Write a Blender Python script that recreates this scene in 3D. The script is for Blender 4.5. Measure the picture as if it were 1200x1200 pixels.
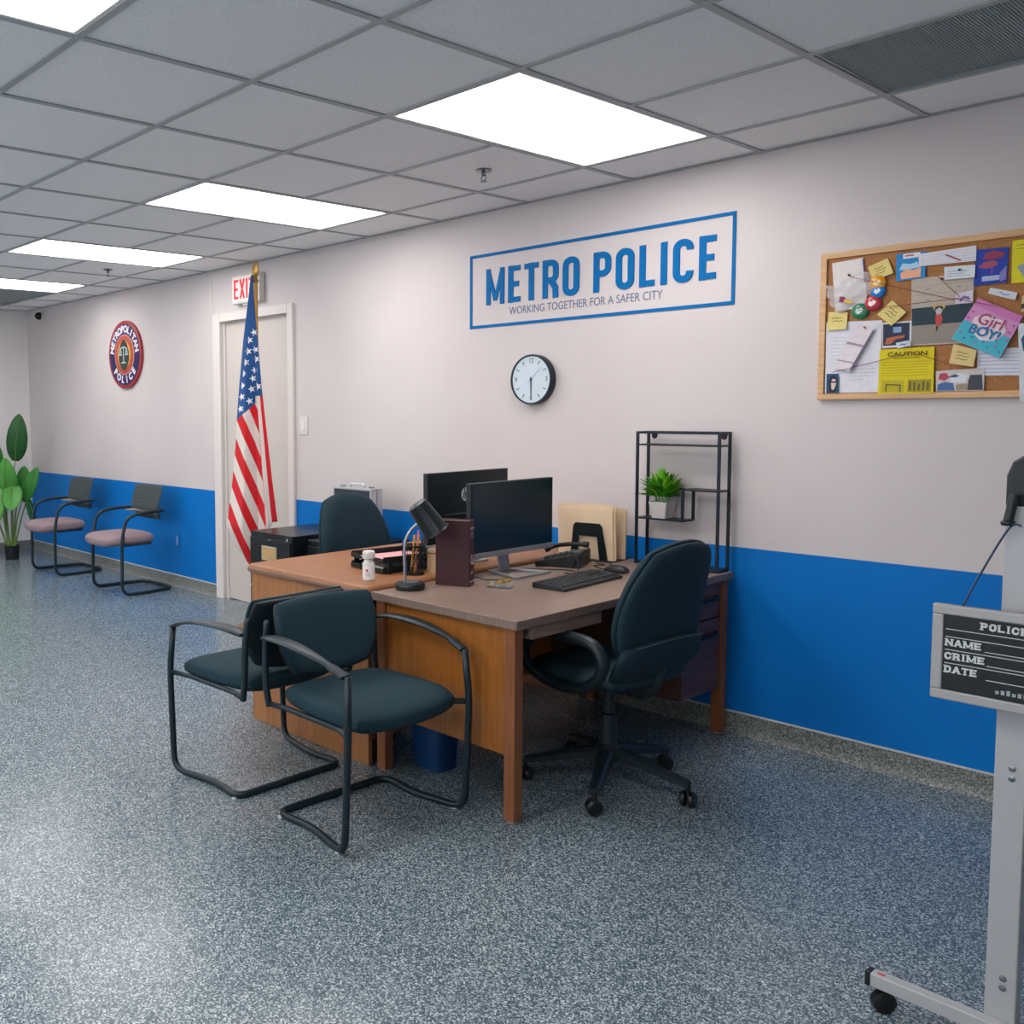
import bpy, bmesh, math, random
from mathutils import Vector, Matrix

for o in list(bpy.data.objects):
    bpy.data.objects.remove(o, do_unlink=True)
SC = bpy.context.scene
COL = SC.collection
PI = math.pi
random.seed(7)

# ------------------------------------------------------------------ camera
CAM = Vector((1.96178525, -4.10428148, 1.45536442))
YAW, PITCH, ROLL = -0.892427259, -0.0714326042, -0.00974439725
FPX, PPX, PPY = 1111.61711, 354.124341, 559.990741
fw = Vector((math.sin(YAW)*math.cos(PITCH), math.cos(YAW)*math.cos(PITCH), math.sin(PITCH)))
rt = Vector((math.cos(YAW), -math.sin(YAW), 0))
up = rt.cross(fw)
r2 = rt*math.cos(ROLL)+up*math.sin(ROLL)
u2 = -rt*math.sin(ROLL)+up*math.cos(ROLL)
cam = bpy.data.cameras.new('camera')
camo = bpy.data.objects.new('camera', cam)
COL.objects.link(camo)
camo.matrix_world = Matrix(((r2.x, u2.x, -fw.x, CAM.x), (r2.y, u2.y, -fw.y, CAM.y), (r2.z, u2.z, -fw.z, CAM.z), (0, 0, 0, 1)))
cam.sensor_fit = 'HORIZONTAL'
cam.sensor_width = 36
cam.lens = FPX/1200*36
cam.shift_x = (600-PPX)/1200
cam.shift_y = (PPY-600)/1200
cam.clip_start = 0.02
SC.camera = camo

# ------------------------------------------------------------------ world, exposure
w = bpy.data.worlds.new('world')
SC.world = w
w.use_nodes = True
w.node_tree.nodes['Background'].inputs[0].default_value = (0.86, 0.93, 1, 1)
w.node_tree.nodes['Background'].inputs[1].default_value = 2.6
SC.view_settings.view_transform = 'Standard'
SC.view_settings.look = 'None'
SC.view_settings.gamma = 1
SC.view_settings.use_curve_mapping = False
SC.view_settings.exposure = 0.36
LIGHT_POWER = 8.0

# ------------------------------------------------------------------ materials
def lin(h):
    h = h.lstrip('#')
    out = []
    for i in (0, 2, 4):
        c = int(h[i:i+2], 16)/255
        out.append(c/12.92 if c <= 0.04045 else ((c+0.055)/1.055)**2.4)
    return (*out, 1)

MATS = {}
def mat(name, col, rough=0.6, metal=0.0, var=0.0, vscale=30, bump=0.0, bscale=200, stretch=None,
        emit=None, power=0, trans=0, alpha=1, ior=1.45, spec=0.5, col2=None, sheen=0, coat=0):
    if name in MATS:
        return MATS[name]
    m = bpy.data.materials.new(name)
    m.use_nodes = True
    nt = m.node_tree
    b = nt.nodes['Principled BSDF']
    c = lin(col) if isinstance(col, str) else (*col, 1)
    b.inputs['Base Color'].default_value = c
    b.inputs['Roughness'].default_value = rough
    b.inputs['Metallic'].default_value = metal
    b.inputs['IOR'].default_value = ior
    b.inputs['Specular IOR Level'].default_value = spec
    b.inputs['Transmission Weight'].default_value = trans
    b.inputs['Alpha'].default_value = alpha
    b.inputs['Sheen Weight'].default_value = sheen
    b.inputs['Coat Weight'].default_value = coat
    if emit:
        b.inputs['Emission Color'].default_value = lin(emit)
        b.inputs['Emission Strength'].default_value = power
    if var or bump or col2:
        tc = nt.nodes.new('ShaderNodeTexCoord')
        mp = nt.nodes.new('ShaderNodeMapping')
        nt.links.new(tc.outputs['Object'], mp.inputs['Vector'])
        if stretch:
            mp.inputs['Scale'].default_value = stretch
    if var or col2:
        n = nt.nodes.new('ShaderNodeTexNoise')
        n.inputs['Scale'].default_value = vscale
        n.inputs['Detail'].default_value = 6
        nt.links.new(mp.outputs['Vector'], n.inputs['Vector'])
        r = nt.nodes.new('ShaderNodeValToRGB')
        r.color_ramp.elements[0].position = 0.32
        r.color_ramp.elements[1].position = 0.68
        if col2:
            a, d = c, lin(col2)
        else:
            a = tuple(x*(1-var) for x in c[:3])+(1,)
            d = tuple(min(1, x*(1+var)) for x in c[:3])+(1,)
        r.color_ramp.elements[0].color = a
        r.color_ramp.elements[1].color = d
        nt.links.new(n.outputs['Fac'], r.inputs['Fac'])
        nt.links.new(r.outputs['Color'], b.inputs['Base Color'])
    if bump:
        n2 = nt.nodes.new('ShaderNodeTexNoise')
        n2.inputs['Scale'].default_value = bscale
        n2.inputs['Detail'].default_value = 3
        nt.links.new(mp.outputs['Vector'], n2.inputs['Vector'])
        bp = nt.nodes.new('ShaderNodeBump')
        bp.inputs['Strength'].default_value = bump
        bp.inputs['Distance'].default_value = 0.002
        nt.links.new(n2.outputs['Fac'], bp.inputs['Height'])
        nt.links.new(bp.outputs['Normal'], b.inputs['Normal'])
    MATS[name] = m
    return m

def wall_material():
    m = bpy.data.materials.new('two_tone_wall_paint')
    m.use_nodes = True
    nt = m.node_tree
    b = nt.nodes['Principled BSDF']
    g = nt.nodes.new('ShaderNodeNewGeometry')
    s = nt.nodes.new('ShaderNodeSeparateXYZ')
    nt.links.new(g.outputs['Position'], s.inputs[0])
    gt = nt.nodes.new('ShaderNodeMath'); gt.operation = 'GREATER_THAN'
    gt.inputs[1].default_value = 0.833
    nt.links.new(s.outputs['Z'], gt.inputs[0])
    n = nt.nodes.new('ShaderNodeTexNoise'); n.inputs['Scale'].default_value = 1.6; n.inputs['Detail'].default_value = 5
    nt.links.new(g.outputs['Position'], n.inputs['Vector'])
    def ramp(a, d):
        r = nt.nodes.new('ShaderNodeValToRGB')
        r.color_ramp.elements[0].color = lin(a); r.color_ramp.elements[1].color = lin(d)
        r.color_ramp.elements[0].position = 0.3; r.color_ramp.elements[1].position = 0.7
        nt.links.new(n.outputs['Fac'], r.inputs[0]); return r
    blue = ramp('#006cbc', '#0072c4')
    white = ramp('#c9c1c2', '#cfc8c8')
    mx = nt.nodes.new('ShaderNodeMix'); mx.data_type = 'RGBA'
    nt.links.new(gt.outputs[0], mx.inputs[0])
    nt.links.new(blue.outputs[0], mx.inputs[6]); nt.links.new(white.outputs[0], mx.inputs[7])
    nt.links.new(mx.outputs[2], b.inputs['Base Color'])
    b.inputs['Roughness'].default_value = 0.55
    b.inputs['Specular IOR Level'].default_value = 0.18
    n2 = nt.nodes.new('ShaderNodeTexNoise'); n2.inputs['Scale'].default_value = 260
    nt.links.new(g.outputs['Position'], n2.inputs['Vector'])
    bp = nt.nodes.new('ShaderNodeBump'); bp.inputs['Strength'].default_value = 0.08; bp.inputs['Distance'].default_value = 0.002
    nt.links.new(n2.outputs['Fac'], bp.inputs['Height']); nt.links.new(bp.outputs['Normal'], b.inputs['Normal'])
    return m

def floor_material(name, dark, mid, light, rough):
    m = bpy.data.materials.new(name)
    m.use_nodes = True
    nt = m.node_tree
    b = nt.nodes['Principled BSDF']
    g = nt.nodes.new('ShaderNodeNewGeometry')
    v = nt.nodes.new('ShaderNodeTexVoronoi'); v.inputs['Scale'].default_value = 250
    nt.links.new(g.outputs['Position'], v.inputs['Vector'])
    s = nt.nodes.new('ShaderNodeSeparateColor')
    nt.links.new(v.outputs['Color'], s.inputs[0])
    r = nt.nodes.new('ShaderNodeValToRGB')
    e = r.color_ramp.elements
    r.color_ramp.interpolation = 'CONSTANT'
    e[0].position = 0; e[0].color = lin(dark)
    e[1].position = 0.30; e[1].color = lin(mid)
    q = e.new(0.66); q.color = tuple(0.5*(a+c) for a, c in zip(lin(mid), lin(light)))
    q = e.new(0.90); q.color = lin(light)
    nt.links.new(s.outputs[0], r.inputs[0])
    n = nt.nodes.new('ShaderNodeTexNoise'); n.inputs['Scale'].default_value = 1.1; n.inputs['Detail'].default_value = 4
    nt.links.new(g.outputs['Position'], n.inputs['Vector'])
    mr = nt.nodes.new('ShaderNodeMapRange'); mr.inputs[3].default_value = 0.9; mr.inputs[4].default_value = 1.1
    nt.links.new(n.outputs['Fac'], mr.inputs[0])
    mx = nt.nodes.new('ShaderNodeMix'); mx.data_type = 'RGBA'; mx.blend_type = 'MULTIPLY'
    mx.inputs[0].default_value = 1
    nt.links.new(r.outputs[0], mx.inputs[6]); nt.links.new(mr.outputs[0], mx.inputs[7])
    nt.links.new(mx.outputs[2], b.inputs['Base Color'])
    b.inputs['Roughness'].default_value = rough
    n2 = nt.nodes.new('ShaderNodeTexNoise'); n2.inputs['Scale'].default_value = 120
    nt.links.new(g.outputs['Position'], n2.inputs['Vector'])
    bp = nt.nodes.new('ShaderNodeBump'); bp.inputs['Strength'].default_value = 0.12; bp.inputs['Distance'].default_value = 0.002
    nt.links.new(n2.outputs['Fac'], bp.inputs['Height']); nt.links.new(bp.outputs['Normal'], b.inputs['Normal'])
    return m

def tile_material():
    m = mat('mineral_fibre_tile', '#c2c2c2', 0.9, bump=0.35, bscale=160)
    nt = m.node_tree
    b = nt.nodes['Principled BSDF']
    g = nt.nodes.new('ShaderNodeNewGeometry')
    v = nt.nodes.new('ShaderNodeTexVoronoi'); v.inputs['Scale'].default_value = 150
    nt.links.new(g.outputs['Position'], v.inputs['Vector'])
    r = nt.nodes.new('ShaderNodeValToRGB')
    r.color_ramp.elements[0].position = 0.10; r.color_ramp.elements[0].color = lin('#c6c7c8')
    r.color_ramp.elements[1].position = 0.30; r.color_ramp.elements[1].color = lin('#f4f4f4')
    nt.links.new(v.outputs['Distance'], r.inputs[0])
    nt.links.new(r.outputs[0], b.inputs['Base Color'])
    b.inputs['Specular IOR Level'].default_value = 0.1
    return m

def wood(name, c1, c2, axis='x', rough=0.4, scale=7):
    st = {'x': (0.6, 14, 14), 'y': (14, 0.6, 14), 'z': (14, 14, 0.6)}[axis]
    return mat(name, c1, rough, col2=c2, vscale=scale, stretch=st, bump=0.05, bscale=40)

# ------------------------------------------------------------------ mesh builder
class MB:
    def __init__(s): s.v = []; s.f = []; s.lift = 0.0
    def add(s, vs, fs):
        n = len(s.v)
        s.v += [tuple(p) for p in vs]
        s.f += [tuple(i+n for i in q) for q in fs]
        return s
    def box(s, x0, x1, y0, y1, z0, z1, M=None):
        vs = [Vector((x, y, z)) for z in (z0, z1) for y in (y0, y1) for x in (x0, x1)]
        if M is not None: vs = [M @ p for p in vs]
        return s.add(vs, [(0, 2, 3, 1), (4, 5, 7, 6), (0, 1, 5, 4), (2, 6, 7, 3), (0, 4, 6, 2), (1, 3, 7, 5)])
    def tube(s, pts, r, n=10, closed=False, sy=1.0):
        pts = [Vector(p) for p in pts]
        N = len(pts)
        rr = r if isinstance(r, (list, tuple)) else [r]*N
        ring = []
        prev = None
        for i, p in enumerate(pts):
            if closed: t = pts[(i+1) % N]-pts[i-1]
            else: t = pts[min(i+1, N-1)]-pts[max(i-1, 0)]
            t.normalize()
            if prev is None:
                a = Vector((0, 0, 1)) if abs(t.z) < 0.9 else Vector((1, 0, 0))
                u = (a-t*a.dot(t)).normalized()
            else:
                u = (prev-t*prev.dot(t)).normalized()
            prev = u
            w_ = t.cross(u)
            ring.append([p+(u*math.cos(2*PI*k/n)*sy+w_*math.sin(2*PI*k/n))*rr[i] for k in range(n)])
        vs = [q for R in ring for q in R]
        fs = []
        M = N if closed else N-1
        for i in range(M):
            j = (i+1) % N
            for k in range(n):
                l = (k+1) % n
                fs.append((i*n+k, i*n+l, j*n+l, j*n+k))
        if not closed:
            fs.append(tuple(range(n-1, -1, -1))); fs.append(tuple(range((N-1)*n, N*n)))
        return s.add(vs, fs)
    def lathe(s, prof, n=24, M=None):
        # profile of (radius, z); closed at both ends
        vs = []
        for r, z in prof:
            for k in range(n):
                a = 2*PI*k/n
                p = Vector((r*math.cos(a), r*math.sin(a), z))
                vs.append(M @ p if M is not None else p)
        fs = []
        for i in range(len(prof)-1):
            for k in range(n):
                l = (k+1) % n
                fs.append((i*n+k, i*n+l, (i+1)*n+l, (i+1)*n+k))
        fs.append(tuple(range(n-1, -1, -1)))
        fs.append(tuple((len(prof)-1)*n+k for k in range(n)))
        return s.add(vs, fs)
    def prism(s, poly, z0, z1, M=None):
        n = len(poly)
        vs = [Vector((x, y, z0)) for x, y in poly]+[Vector((x, y, z1)) for x, y in poly]
        if M is not None: vs = [M @ p for p in vs]
        fs = [tuple(range(n-1, -1, -1)), tuple(range(n, 2*n))]
        for i in range(n):
            j = (i+1) % n
            fs.append((i, j, n+j, n+i))
        return s.add(vs, fs)
    def pad(s, fn, front, back, n=16, m=16, k=0.35, e=4.0, edge=0.0):
        """closed cushion: fn(u,v)->(point, normal), u,v in -1..1; thickness fades at the rim"""
        def sq(u, v):
            du, dv = u*math.sqrt(1-v*v/2), v*math.sqrt(1-u*u/2)
            return u+(du-u)*k, v+(dv-v)*k
        A = []; B = []
        for i in range(n+1):
            for j in range(m+1):
                u = math.sin((2*i/n-1)*PI/2); v = math.sin((2*j/m-1)*PI/2)
                us, vs_ = sq(u, v)
                p, nr = fn(us, vs_)
                fall = edge+(1-edge)*(max(0, 1-abs(u)**e)*max(0, 1-abs(v)**e))**0.5
                A.append(p+nr*front*fall); B.append(p-nr*back*fall)
        c = len(A)
        fs = []
        for i in range(n):
            for j in range(m):
                a = i*(m+1)+j; b = a+1; d = a+m+1; q = d+1
                fs.append((a, d, q, b)); fs.append((c+a, c+b, c+q, c+d))
        if edge:
            m1 = m+1
            for j in range(m):
                fs.append((j, j+1, c+j+1, c+j)); q = n*m1+j; fs.append((q+1, q, c+q, c+q+1))
            for i in range(n):
                a = i*m1; b = a+m1; fs.append((b, a, c+a, c+b)); a += m; b += m; fs.append((a, b, c+b, c+a))
        return s.add(A+B, fs)
    def stroke(s, path, t, z0, z1, closed=False, M=None):
        """thick flat line of width t in the xy plane, extruded z0..z1"""
        P = [Vector((x, y)) for x, y in path]
        N = len(P)
        L = []; R = []
        for i in range(N):
            if closed: a, b = P[i-1], P[(i+1) % N]
            else: a, b = P[max(i-1, 0)], P[min(i+1, N-1)]
            d1 = (P[i]-a); d2 = (b-P[i])
            if d1.length < 1e-9: d1 = d2
            if d2.length < 1e-9: d2 = d1
            d1 = d1.normalized(); d2 = d2.normalized()
            n1 = Vector((-d1.y, d1.x)); n2 = Vector((-d2.y, d2.x))
            nn = (n1+n2)
            nn = nn.normalized() if nn.length > 1e-6 else n1
            q = t/2/max(0.45, nn.dot(n1))
            L.append(P[i]+nn*q); R.append(P[i]-nn*q)
        rng = range(N if closed else N-1)
        for i in rng:
            j = (i+1) % N
            s.lift += 1.2e-4
            s.prism([tuple(R[i]), tuple(R[j]), tuple(L[j]), tuple(L[i])], z0, z1+s.lift, M)
        return s
    def build(s, name, m, parent=None, smooth=None, bevel=0, seg=2, loc=None):
        me = bpy.data.meshes.new(name)
        me.from_pydata(s.v, [], s.f)
        me.update()
        bm = bmesh.new(); bm.from_mesh(me)
        bmesh.ops.remove_doubles(bm, verts=bm.verts, dist=1e-6)
        bmesh.ops.recalc_face_normals(bm, faces=bm.faces)
        bm.to_mesh(me); bm.free()
        return link(name, me, m, parent, smooth, bevel, seg, loc)

def link(name, me, m, parent=None, smooth=None, bevel=0, seg=2, loc=None):
    if m is not None and not me.materials: me.materials.append(m)
    o = bpy.data.objects.new(name, me)
    COL.objects.link(o)
    if parent is not None: o.parent = parent
    if loc is not None: o.location = loc
    if smooth:
        for p in me.polygons: p.use_smooth = True
        if smooth is not True and smooth < 180:
            try: me.set_sharp_from_angle(angle=math.radians(smooth))
            except Exception: pass
    if bevel:
        b = o.modifiers.new('bevel', 'BEVEL')
        b.width = bevel; b.segments = seg; b.limit_method = 'ANGLE'; b.angle_limit = math.radians(40)
        b.harden_normals = False
    return o

def tag(o, label=None, cat=None, group=None, kind=None):
    if label: o['label'] = label
    if cat: o['category'] = cat
    if group: o['group'] = group
    if kind: o['kind'] = kind
    return o
def thing(name, label, cat, loc=(0, 0, 0), rz=0, group=None):
    o = bpy.data.objects.new(name, None)
    o.empty_display_size = 0.05
    COL.objects.link(o)
    o.location = loc; o.rotation_euler = (0, 0, rz)
    return tag(o, label, cat, group)
def struct(o): return tag(o, kind='structure')
def dup(root, loc, rz, label):
    r = root.copy(); COL.objects.link(r); r.location = loc; r.rotation_euler = (0, 0, rz); r['label'] = label
    for ch in list(root.children):
        c = ch.copy(); COL.objects.link(c); c.parent = r
        for g in ch.children:
            d = g.copy(); COL.objects.link(d); d.parent = c
    return r

def arc(cx, cy, r, a0, a1, n=8):
    return [(cx+r*math.cos(math.radians(a0+(a1-a0)*i/n)), cy+r*math.sin(math.radians(a0+(a1-a0)*i/n))) for i in range(n+1)]
def rrect(x0, x1, y0, y1, r, n=5):
    return (arc(x1-r, y0+r, r, -90, 0, n)+arc(x1-r, y1-r, r, 0, 90, n)+arc(x0+r, y1-r, r, 90, 180, n)+arc(x0+r, y0+r, r, 180, 270, n))
def fillet(pts, r, n=6, closed=False):
    """round the corners of a 3D polyline"""
    pts = [Vector(p) for p in pts]
    out = []
    N = len(pts)
    for i, p in enumerate(pts):
        if not closed and i in (0, N-1): out.append(p); continue
        a = pts[i-1]; b = pts[(i+1) % N]
        da = a-p; db = b-p
        q = min(r, da.length*0.48, db.length*0.48)
        A = p+da.normalized()*q; B = p+db.normalized()*q
        for k in range(n+1):
            t = k/n
            out.append(A*(1-t)**2+p*2*t*(1-t)+B*t*t)
    return out
def spline(pts, n=6):
    pts = [Vector(p) for p in pts]
    out = []
    for i in range(len(pts)-1):
        p0 = pts[max(i-1, 0)]; p1 = pts[i]; p2 = pts[i+1]; p3 = pts[min(i+2, len(pts)-1)]
        for k in range(n):
            t = k/n
            out.append(0.5*((2*p1)+(p2-p0)*t+(2*p0-5*p1+4*p2-p3)*t*t+(3*p1-p0-3*p2+p3)*t**3))
    out.append(pts[-1])
    return out

WALLM = Matrix(((1, 0, 0, 0), (0, 0, -1, 0), (0, 1, 0, 0), (0, 0, 0, 1)))   # xy plane -> facing -Y (x right, y up)
def on_wall(x, y, z): return Matrix.Translation((x, y, z)) @ WALLM
def text_mesh(body, size, M=None, extrude=0.0008, align='CENTER', bold=0, sx=1.0, spacing=1.0):
    cu = bpy.data.curves.new('lettering', 'FONT')
    cu.body = body; cu.size = size; cu.extrude = extrude; cu.align_x = align; cu.align_y = 'CENTER'
    cu.offset = bold; cu.space_character = spacing; cu.resolution_u = 3
    o = bpy.data.objects.new('lettering', cu)
    COL.objects.link(o)
    dg = bpy.context.evaluated_depsgraph_get()
    me = bpy.data.meshes.new_from_object(o.evaluated_get(dg))
    bpy.data.objects.remove(o); bpy.data.curves.remove(cu)
    me.materials.clear()
    me.transform((M if M is not None else Matrix()) @ Matrix.Diagonal((sx, 1, 1, 1)))
    return me

# ---- condensed block letters drawn with strokes (height 1)
def letter(mb, ch, x, w_, t, M, z0, z1, serif=0, h=1.0):
    k = h
    def P(q): return [(x+a*w_, b*k) for a, b in q]
    tt = t
    hx = tt/2/w_; hy = tt/2/k
    S = lambda q, closed=False, th=None: mb.stroke(P(q), th or tt, z0, z1, closed, M)
    def rr(a0, a1, b0, b1, corners='all'):
        rx = 0.42; ry = rx*w_/k
        def ar(cx, cy, s, e): return [(cx+rx*math.cos(math.radians(s+(e-s)*i/5)), cy+ry*math.sin(math.radians(s+(e-s)*i/5))) for i in range(6)]
        return (ar, rx, ry)
    T0, T1 = hy, 1-hy
    L0, L1 = hx, 1-hx
    rx = min(0.40, 0.47-hx); ry = min(rx*w_/k, 0.26)
    def ar(cx, cy, s, e, n=6): return [(cx+rx*math.cos(math.radians(s+(e-s)*i/n)), cy+ry*math.sin(math.radians(s+(e-s)*i/n))) for i in range(n+1)]
    if ch == 'M':
        S([(L0, 0), (L0, 1)]); S([(L1, 0), (L1, 1)]); S([(L0, 0.97), (0.5, 0.12)], th=tt*0.8); S([(L1, 0.97), (0.5, 0.12)], th=tt*0.8)
    elif ch == 'N':
        S([(L0, 0), (L0, 1)]); S([(L1, 0), (L1, 1)]); S([(L0, 0.98), (L1, 0.02)])
    elif ch == 'E':
        S([(L0, 0), (L0, 1)]); S([(0, T1), (1, T1)], th=tt*.9); S([(0, 0.5), (0.88, 0.5)], th=tt*.9); S([(0, T0), (1, T0)], th=tt*.9)
    elif ch == 'T':
        S([(0.5, 0), (0.5, 1)]); S([(0, T1), (1, T1)], th=tt*.9)
    elif ch == 'L':
        S([(L0, 0), (L0, 1)]); S([(0, T0), (1, T0)], th=tt*.9)
    elif ch == 'I':
        S([(0.5, 0), (0.5, 1)])
    elif ch in 'PR':
        S([(L0, 0), (L0, 1)])
        S([(L0, T1), (L1-rx, T1)]+ar(L1-rx, T1-ry, 90, 0)+ar(L1-rx, 0.46+ry, 0, -90)+[(L0, 0.46)])
        if ch == 'R': S([(0.55, 0.46), (L1-0.02, 0.26), (L1, 0)])
    elif ch == 'O':
        S(ar(L1-rx, T1-ry, 0, 90)+ar(L0+rx, T1-ry, 90, 180)+ar(L0+rx, T0+ry, 180, 270)+ar(L1-rx, T0+ry, 270, 360), True)
    elif ch == 'C':
        S([(L1, T1-ry-0.03)]+ar(L1-rx, T1-ry, 0, 90)+ar(L0+rx, T1-ry, 90, 180)+ar(L0+rx, T0+ry, 180, 270)+ar(L1-rx, T0+ry, 270, 360)+[(L1, T0+ry+0.03)])
    elif ch == 'D':
        S([(L0, 0), (L0, 1)]); S([(L0, T1), (L1-rx, T1)]+ar(L1-rx, T1-ry, 90, 0)+ar(L1-rx, T0+ry, 0, -90)+[(L0, T0)])
    elif ch == 'A':
        S([(hx*0.8, 0), (0.5, 0.98)]); S([(1-hx*0.8, 0), (0.5, 0.98)]); S([(0.2, 0.3), (0.8, 0.3)], th=tt*.7)
    if serif:
        feet = {'M': (L0, L1), 'N': (L0,), 'A': (0.08, 0.92), 'P': (L0,), 'R': (L0, L1), 'I': (0.5,), 'T': (0.5,), 'D': (L0,), 'E': (L0,), 'L': (L0,)}.get(ch, ())
        tops = {'M': (L0, L1), 'N': (L0, L1), 'P': (L0,), 'R': (L0,), 'I': (0.5,), 'D': (L0,), 'E': (L0,), 'L': (L0,)}.get(ch, ())
        d = serif/w_
        for a in feet: S([(a-d, 0.04), (a+d, 0.04)], th=h*0.09)
        for a in tops: S([(a-d, 0.96), (a+d, 0.96)], th=h*0.09)

# ================================================================== SETTING
H = 2.523
T = 0.61
YL = 0.40                      # first ceiling line in front of the wall
XF, XR = -7.74, 4.6            # far wall, wall behind the camera's right
YB = -6.9
M_white = mat('white_wall_paint', '#e6e2e1', 0.6, var=0.03, vscale=2, bump=0.06, bscale=250)
M_wall = wall_material()
M_floor = floor_material('speckled_resin_floor', '#3c4c56', '#586a74', '#b4c0c5', 0.24)
M_base = floor_material('speckled_cove_base', '#4d5250', '#6f7371', '#a5aaa8', 0.5)
M_frame0 = mat('added_window_frame_white', '#d8d6d4', 0.5)  # frames of the made-up windows in the unseen wall
M_glass = mat('added_window_glass', '#ffffff', 0.0, trans=1.0, ior=1.02, spec=0.2)  # clear panes of those made-up windows, passing the world light
M_tile = tile_material()
M_grid = mat('ceiling_grid_paint', '#a9acae', 0.5)
M_gridw = mat('light_frame_white', '#e8e6e2', 0.5)

fl = MB().box(XF-0.1, XR+0.1, YB-0.1, 0.15, -0.1, 0).build('floor', M_floor); struct(fl)

DX0, DX1, DZ = -4.10, -3.25, 2.135       # door opening
wr = MB()
wr.box(XF-0.1, DX0, 0, 0.15, 0, H+0.2); wr.box(DX1, XR+0.1, 0, 0.15, 0, H+0.2); wr.box(DX0, DX1, 0, 0.15, DZ, H+0.2)
struct(wr.build('wall_right', M_wall))
struct(MB().box(XF-0.1, XF, YB, 0, 0, H+0.2).build('wall_far', M_white))
ADDED_WIN = [(-6.6, -4.9), (-4.2, -2.5), (-1.8, -0.1), (0.6, 2.3)]  # invented openings in the unseen wall, added so sky light brightens the ceiling
wl = MB()
wl.box(XF, XR, YB-0.1, YB, 0, 0.85); wl.box(XF, XR, YB-0.1, YB, 2.3, H+0.2)
xs = [XF]+[q for w_ in ADDED_WIN for q in w_]+[XR]
for i in range(0, len(xs), 2): wl.box(xs[i], xs[i+1], YB-0.1, YB, 0.85, 2.3)
struct(wl.build('wall_left', M_white))
for i, (a, b) in enumerate(ADDED_WIN):
    wn = thing('added_window_%d' % (i+1), None, None, ((a+b)/2, YB-0.05, 0.85)); struct(wn)
    q = (b-a)/2
    for z0, z1 in ((0, 0.05), (1.40, 1.45)): MB().box(-q, q, -0.03, 0.03, z0, z1).build('added_window_rail', M_frame0, wn)
    for x0 in (-q, -0.025, q-0.05): MB().box(x0, x0+0.05, -0.03, 0.03, 0.05, 1.40).build('added_window_stile', M_frame0, wn)
    for x0, x1 in ((-q+0.05, -0.025), (0.025, q-0.05)): MB().box(x0, x1, -0.003, 0.003, 0.05, 1.40).build('added_pane', M_glass, wn)
struct(MB().box(XR, XR+0.1, YB, 0, 0, H+0.2).build('wall_back', M_white))

def baseboard(name, x0, x1):
    prof = [(0, 0), (-0.028, 0), (-0.022, 0.006), (-0.016, 0.016), (-0.012, 0.034), (-0.011, 0.088), (0, 0.092)]
    mb = MB()
    vs = [(x, y, z) for x in (x0, x1) for y, z in prof]
    n = len(prof)
    fs = [(i, (i+1) % n, n+(i+1) % n, n+i) for i in range(n)]+[tuple(range(n)), tuple(range(2*n-1, n-1, -1))]
    mb.add(vs, fs)
    o = struct(mb.build(name, M_base))
    MB().box(x0, x1, -0.013, 0, 0.0915, 0.097).build('top_edge', mat('cove_top_edge', '#c9c8c2', 0.5), o)
    return o
baseboard('baseboard_right', DX1+0.054, XR)
baseboard('baseboard_right', XF, DX0-0.09)
MB().box(XF, XF+0.012, YB, -0.03, 0, 0.095).build('baseboard_far', M_base)
struct(bpy.data.objects['baseboard_far'])

# door
M_door = mat('door_paint', '#c9c1bb', 0.45, var=0.02, vscale=4)
M_frame = mat('door_frame_paint', '#d9d3d0', 0.45)
dr = thing('door_1', None, None, ((DX0+DX1)/2, 0, 0)); struct(dr)
dw = (DX1-DX0)/2
MB().box(-dw+0.004, dw-0.004, 0.028, 0.07, 0.006, DZ-0.004).build('door_leaf', M_door, dr, bevel=0.002)
MB().box(-dw-0.088, -dw+0.010, -0.022, 0.03, 0, DZ+0.055).build('door_jamb', M_frame, dr, bevel=0.004)
MB().box(dw-0.010, dw+0.052, -0.022, 0.03, 0, DZ+0.055).build('door_jamb', M_frame, dr, bevel=0.004)
MB().box(-dw+0.012, dw-0.012, -0.0215, 0.0295, DZ-0.008, DZ+0.0545).build('door_head', M_frame, dr, bevel=0.004)
MB().box(-dw+0.012, -dw+0.03, 0.012, 0.03, 0.0, DZ-0.008).build('door_stop', M_frame, dr)
MB().box(dw-0.03, dw-0.012, 0.012, 0.03, 0.0, DZ-0.008).build('door_stop', M_frame, dr)
struct(MB().box(-4.225, -4.213, -0.006, 0, DZ+0.06, H-0.02).build('trim_1', M_frame))

# ceiling: slab above, tiles and grid below it
ce = struct(MB().box(XF-0.1, XR+0.1, YB-0.1, 0.15, H+0.12, H+0.2).build('ceiling', M_tile))
cols = [XF]+[k*T for k in range(-12, 8) if XF+0.05 < k*T < XR-0.05]+[XR]
rows = [0]+[-YL-i*T for i in range(0, 11) if -YL-i*T > YB+0.05]+[YB]
LIGHTS = []
for k in (0, -3, -6, -9):
    LIGHTS.append((k, 0))            # cells k-1..k along x; rows L5..L3
for k in (3, 0, -3, -6, -9):
    LIGHTS.append((k, 4))            # second row of lamps L1..L-1
for k in (3, 0, -3, -6, -9):
    LIGHTS.append((k, 8))
VENTS = [(1, 3, 0, 1), (-12, -10, 0, 1)]
def covered(xa, xb, ya, yb):
    xm, ym = (xa+xb)/2, (ya+yb)/2
    for k, r in LIGHTS:
        if (k-1)*T < xm < k*T and -YL-(r+2)*T < ym < -YL-r*T: return True
    for a, b, r0, r1 in VENTS:
        if a*T < xm < b*T and -YL-r1*T < ym < -YL-r0*T: return True
    return False
tcache = {}
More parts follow.
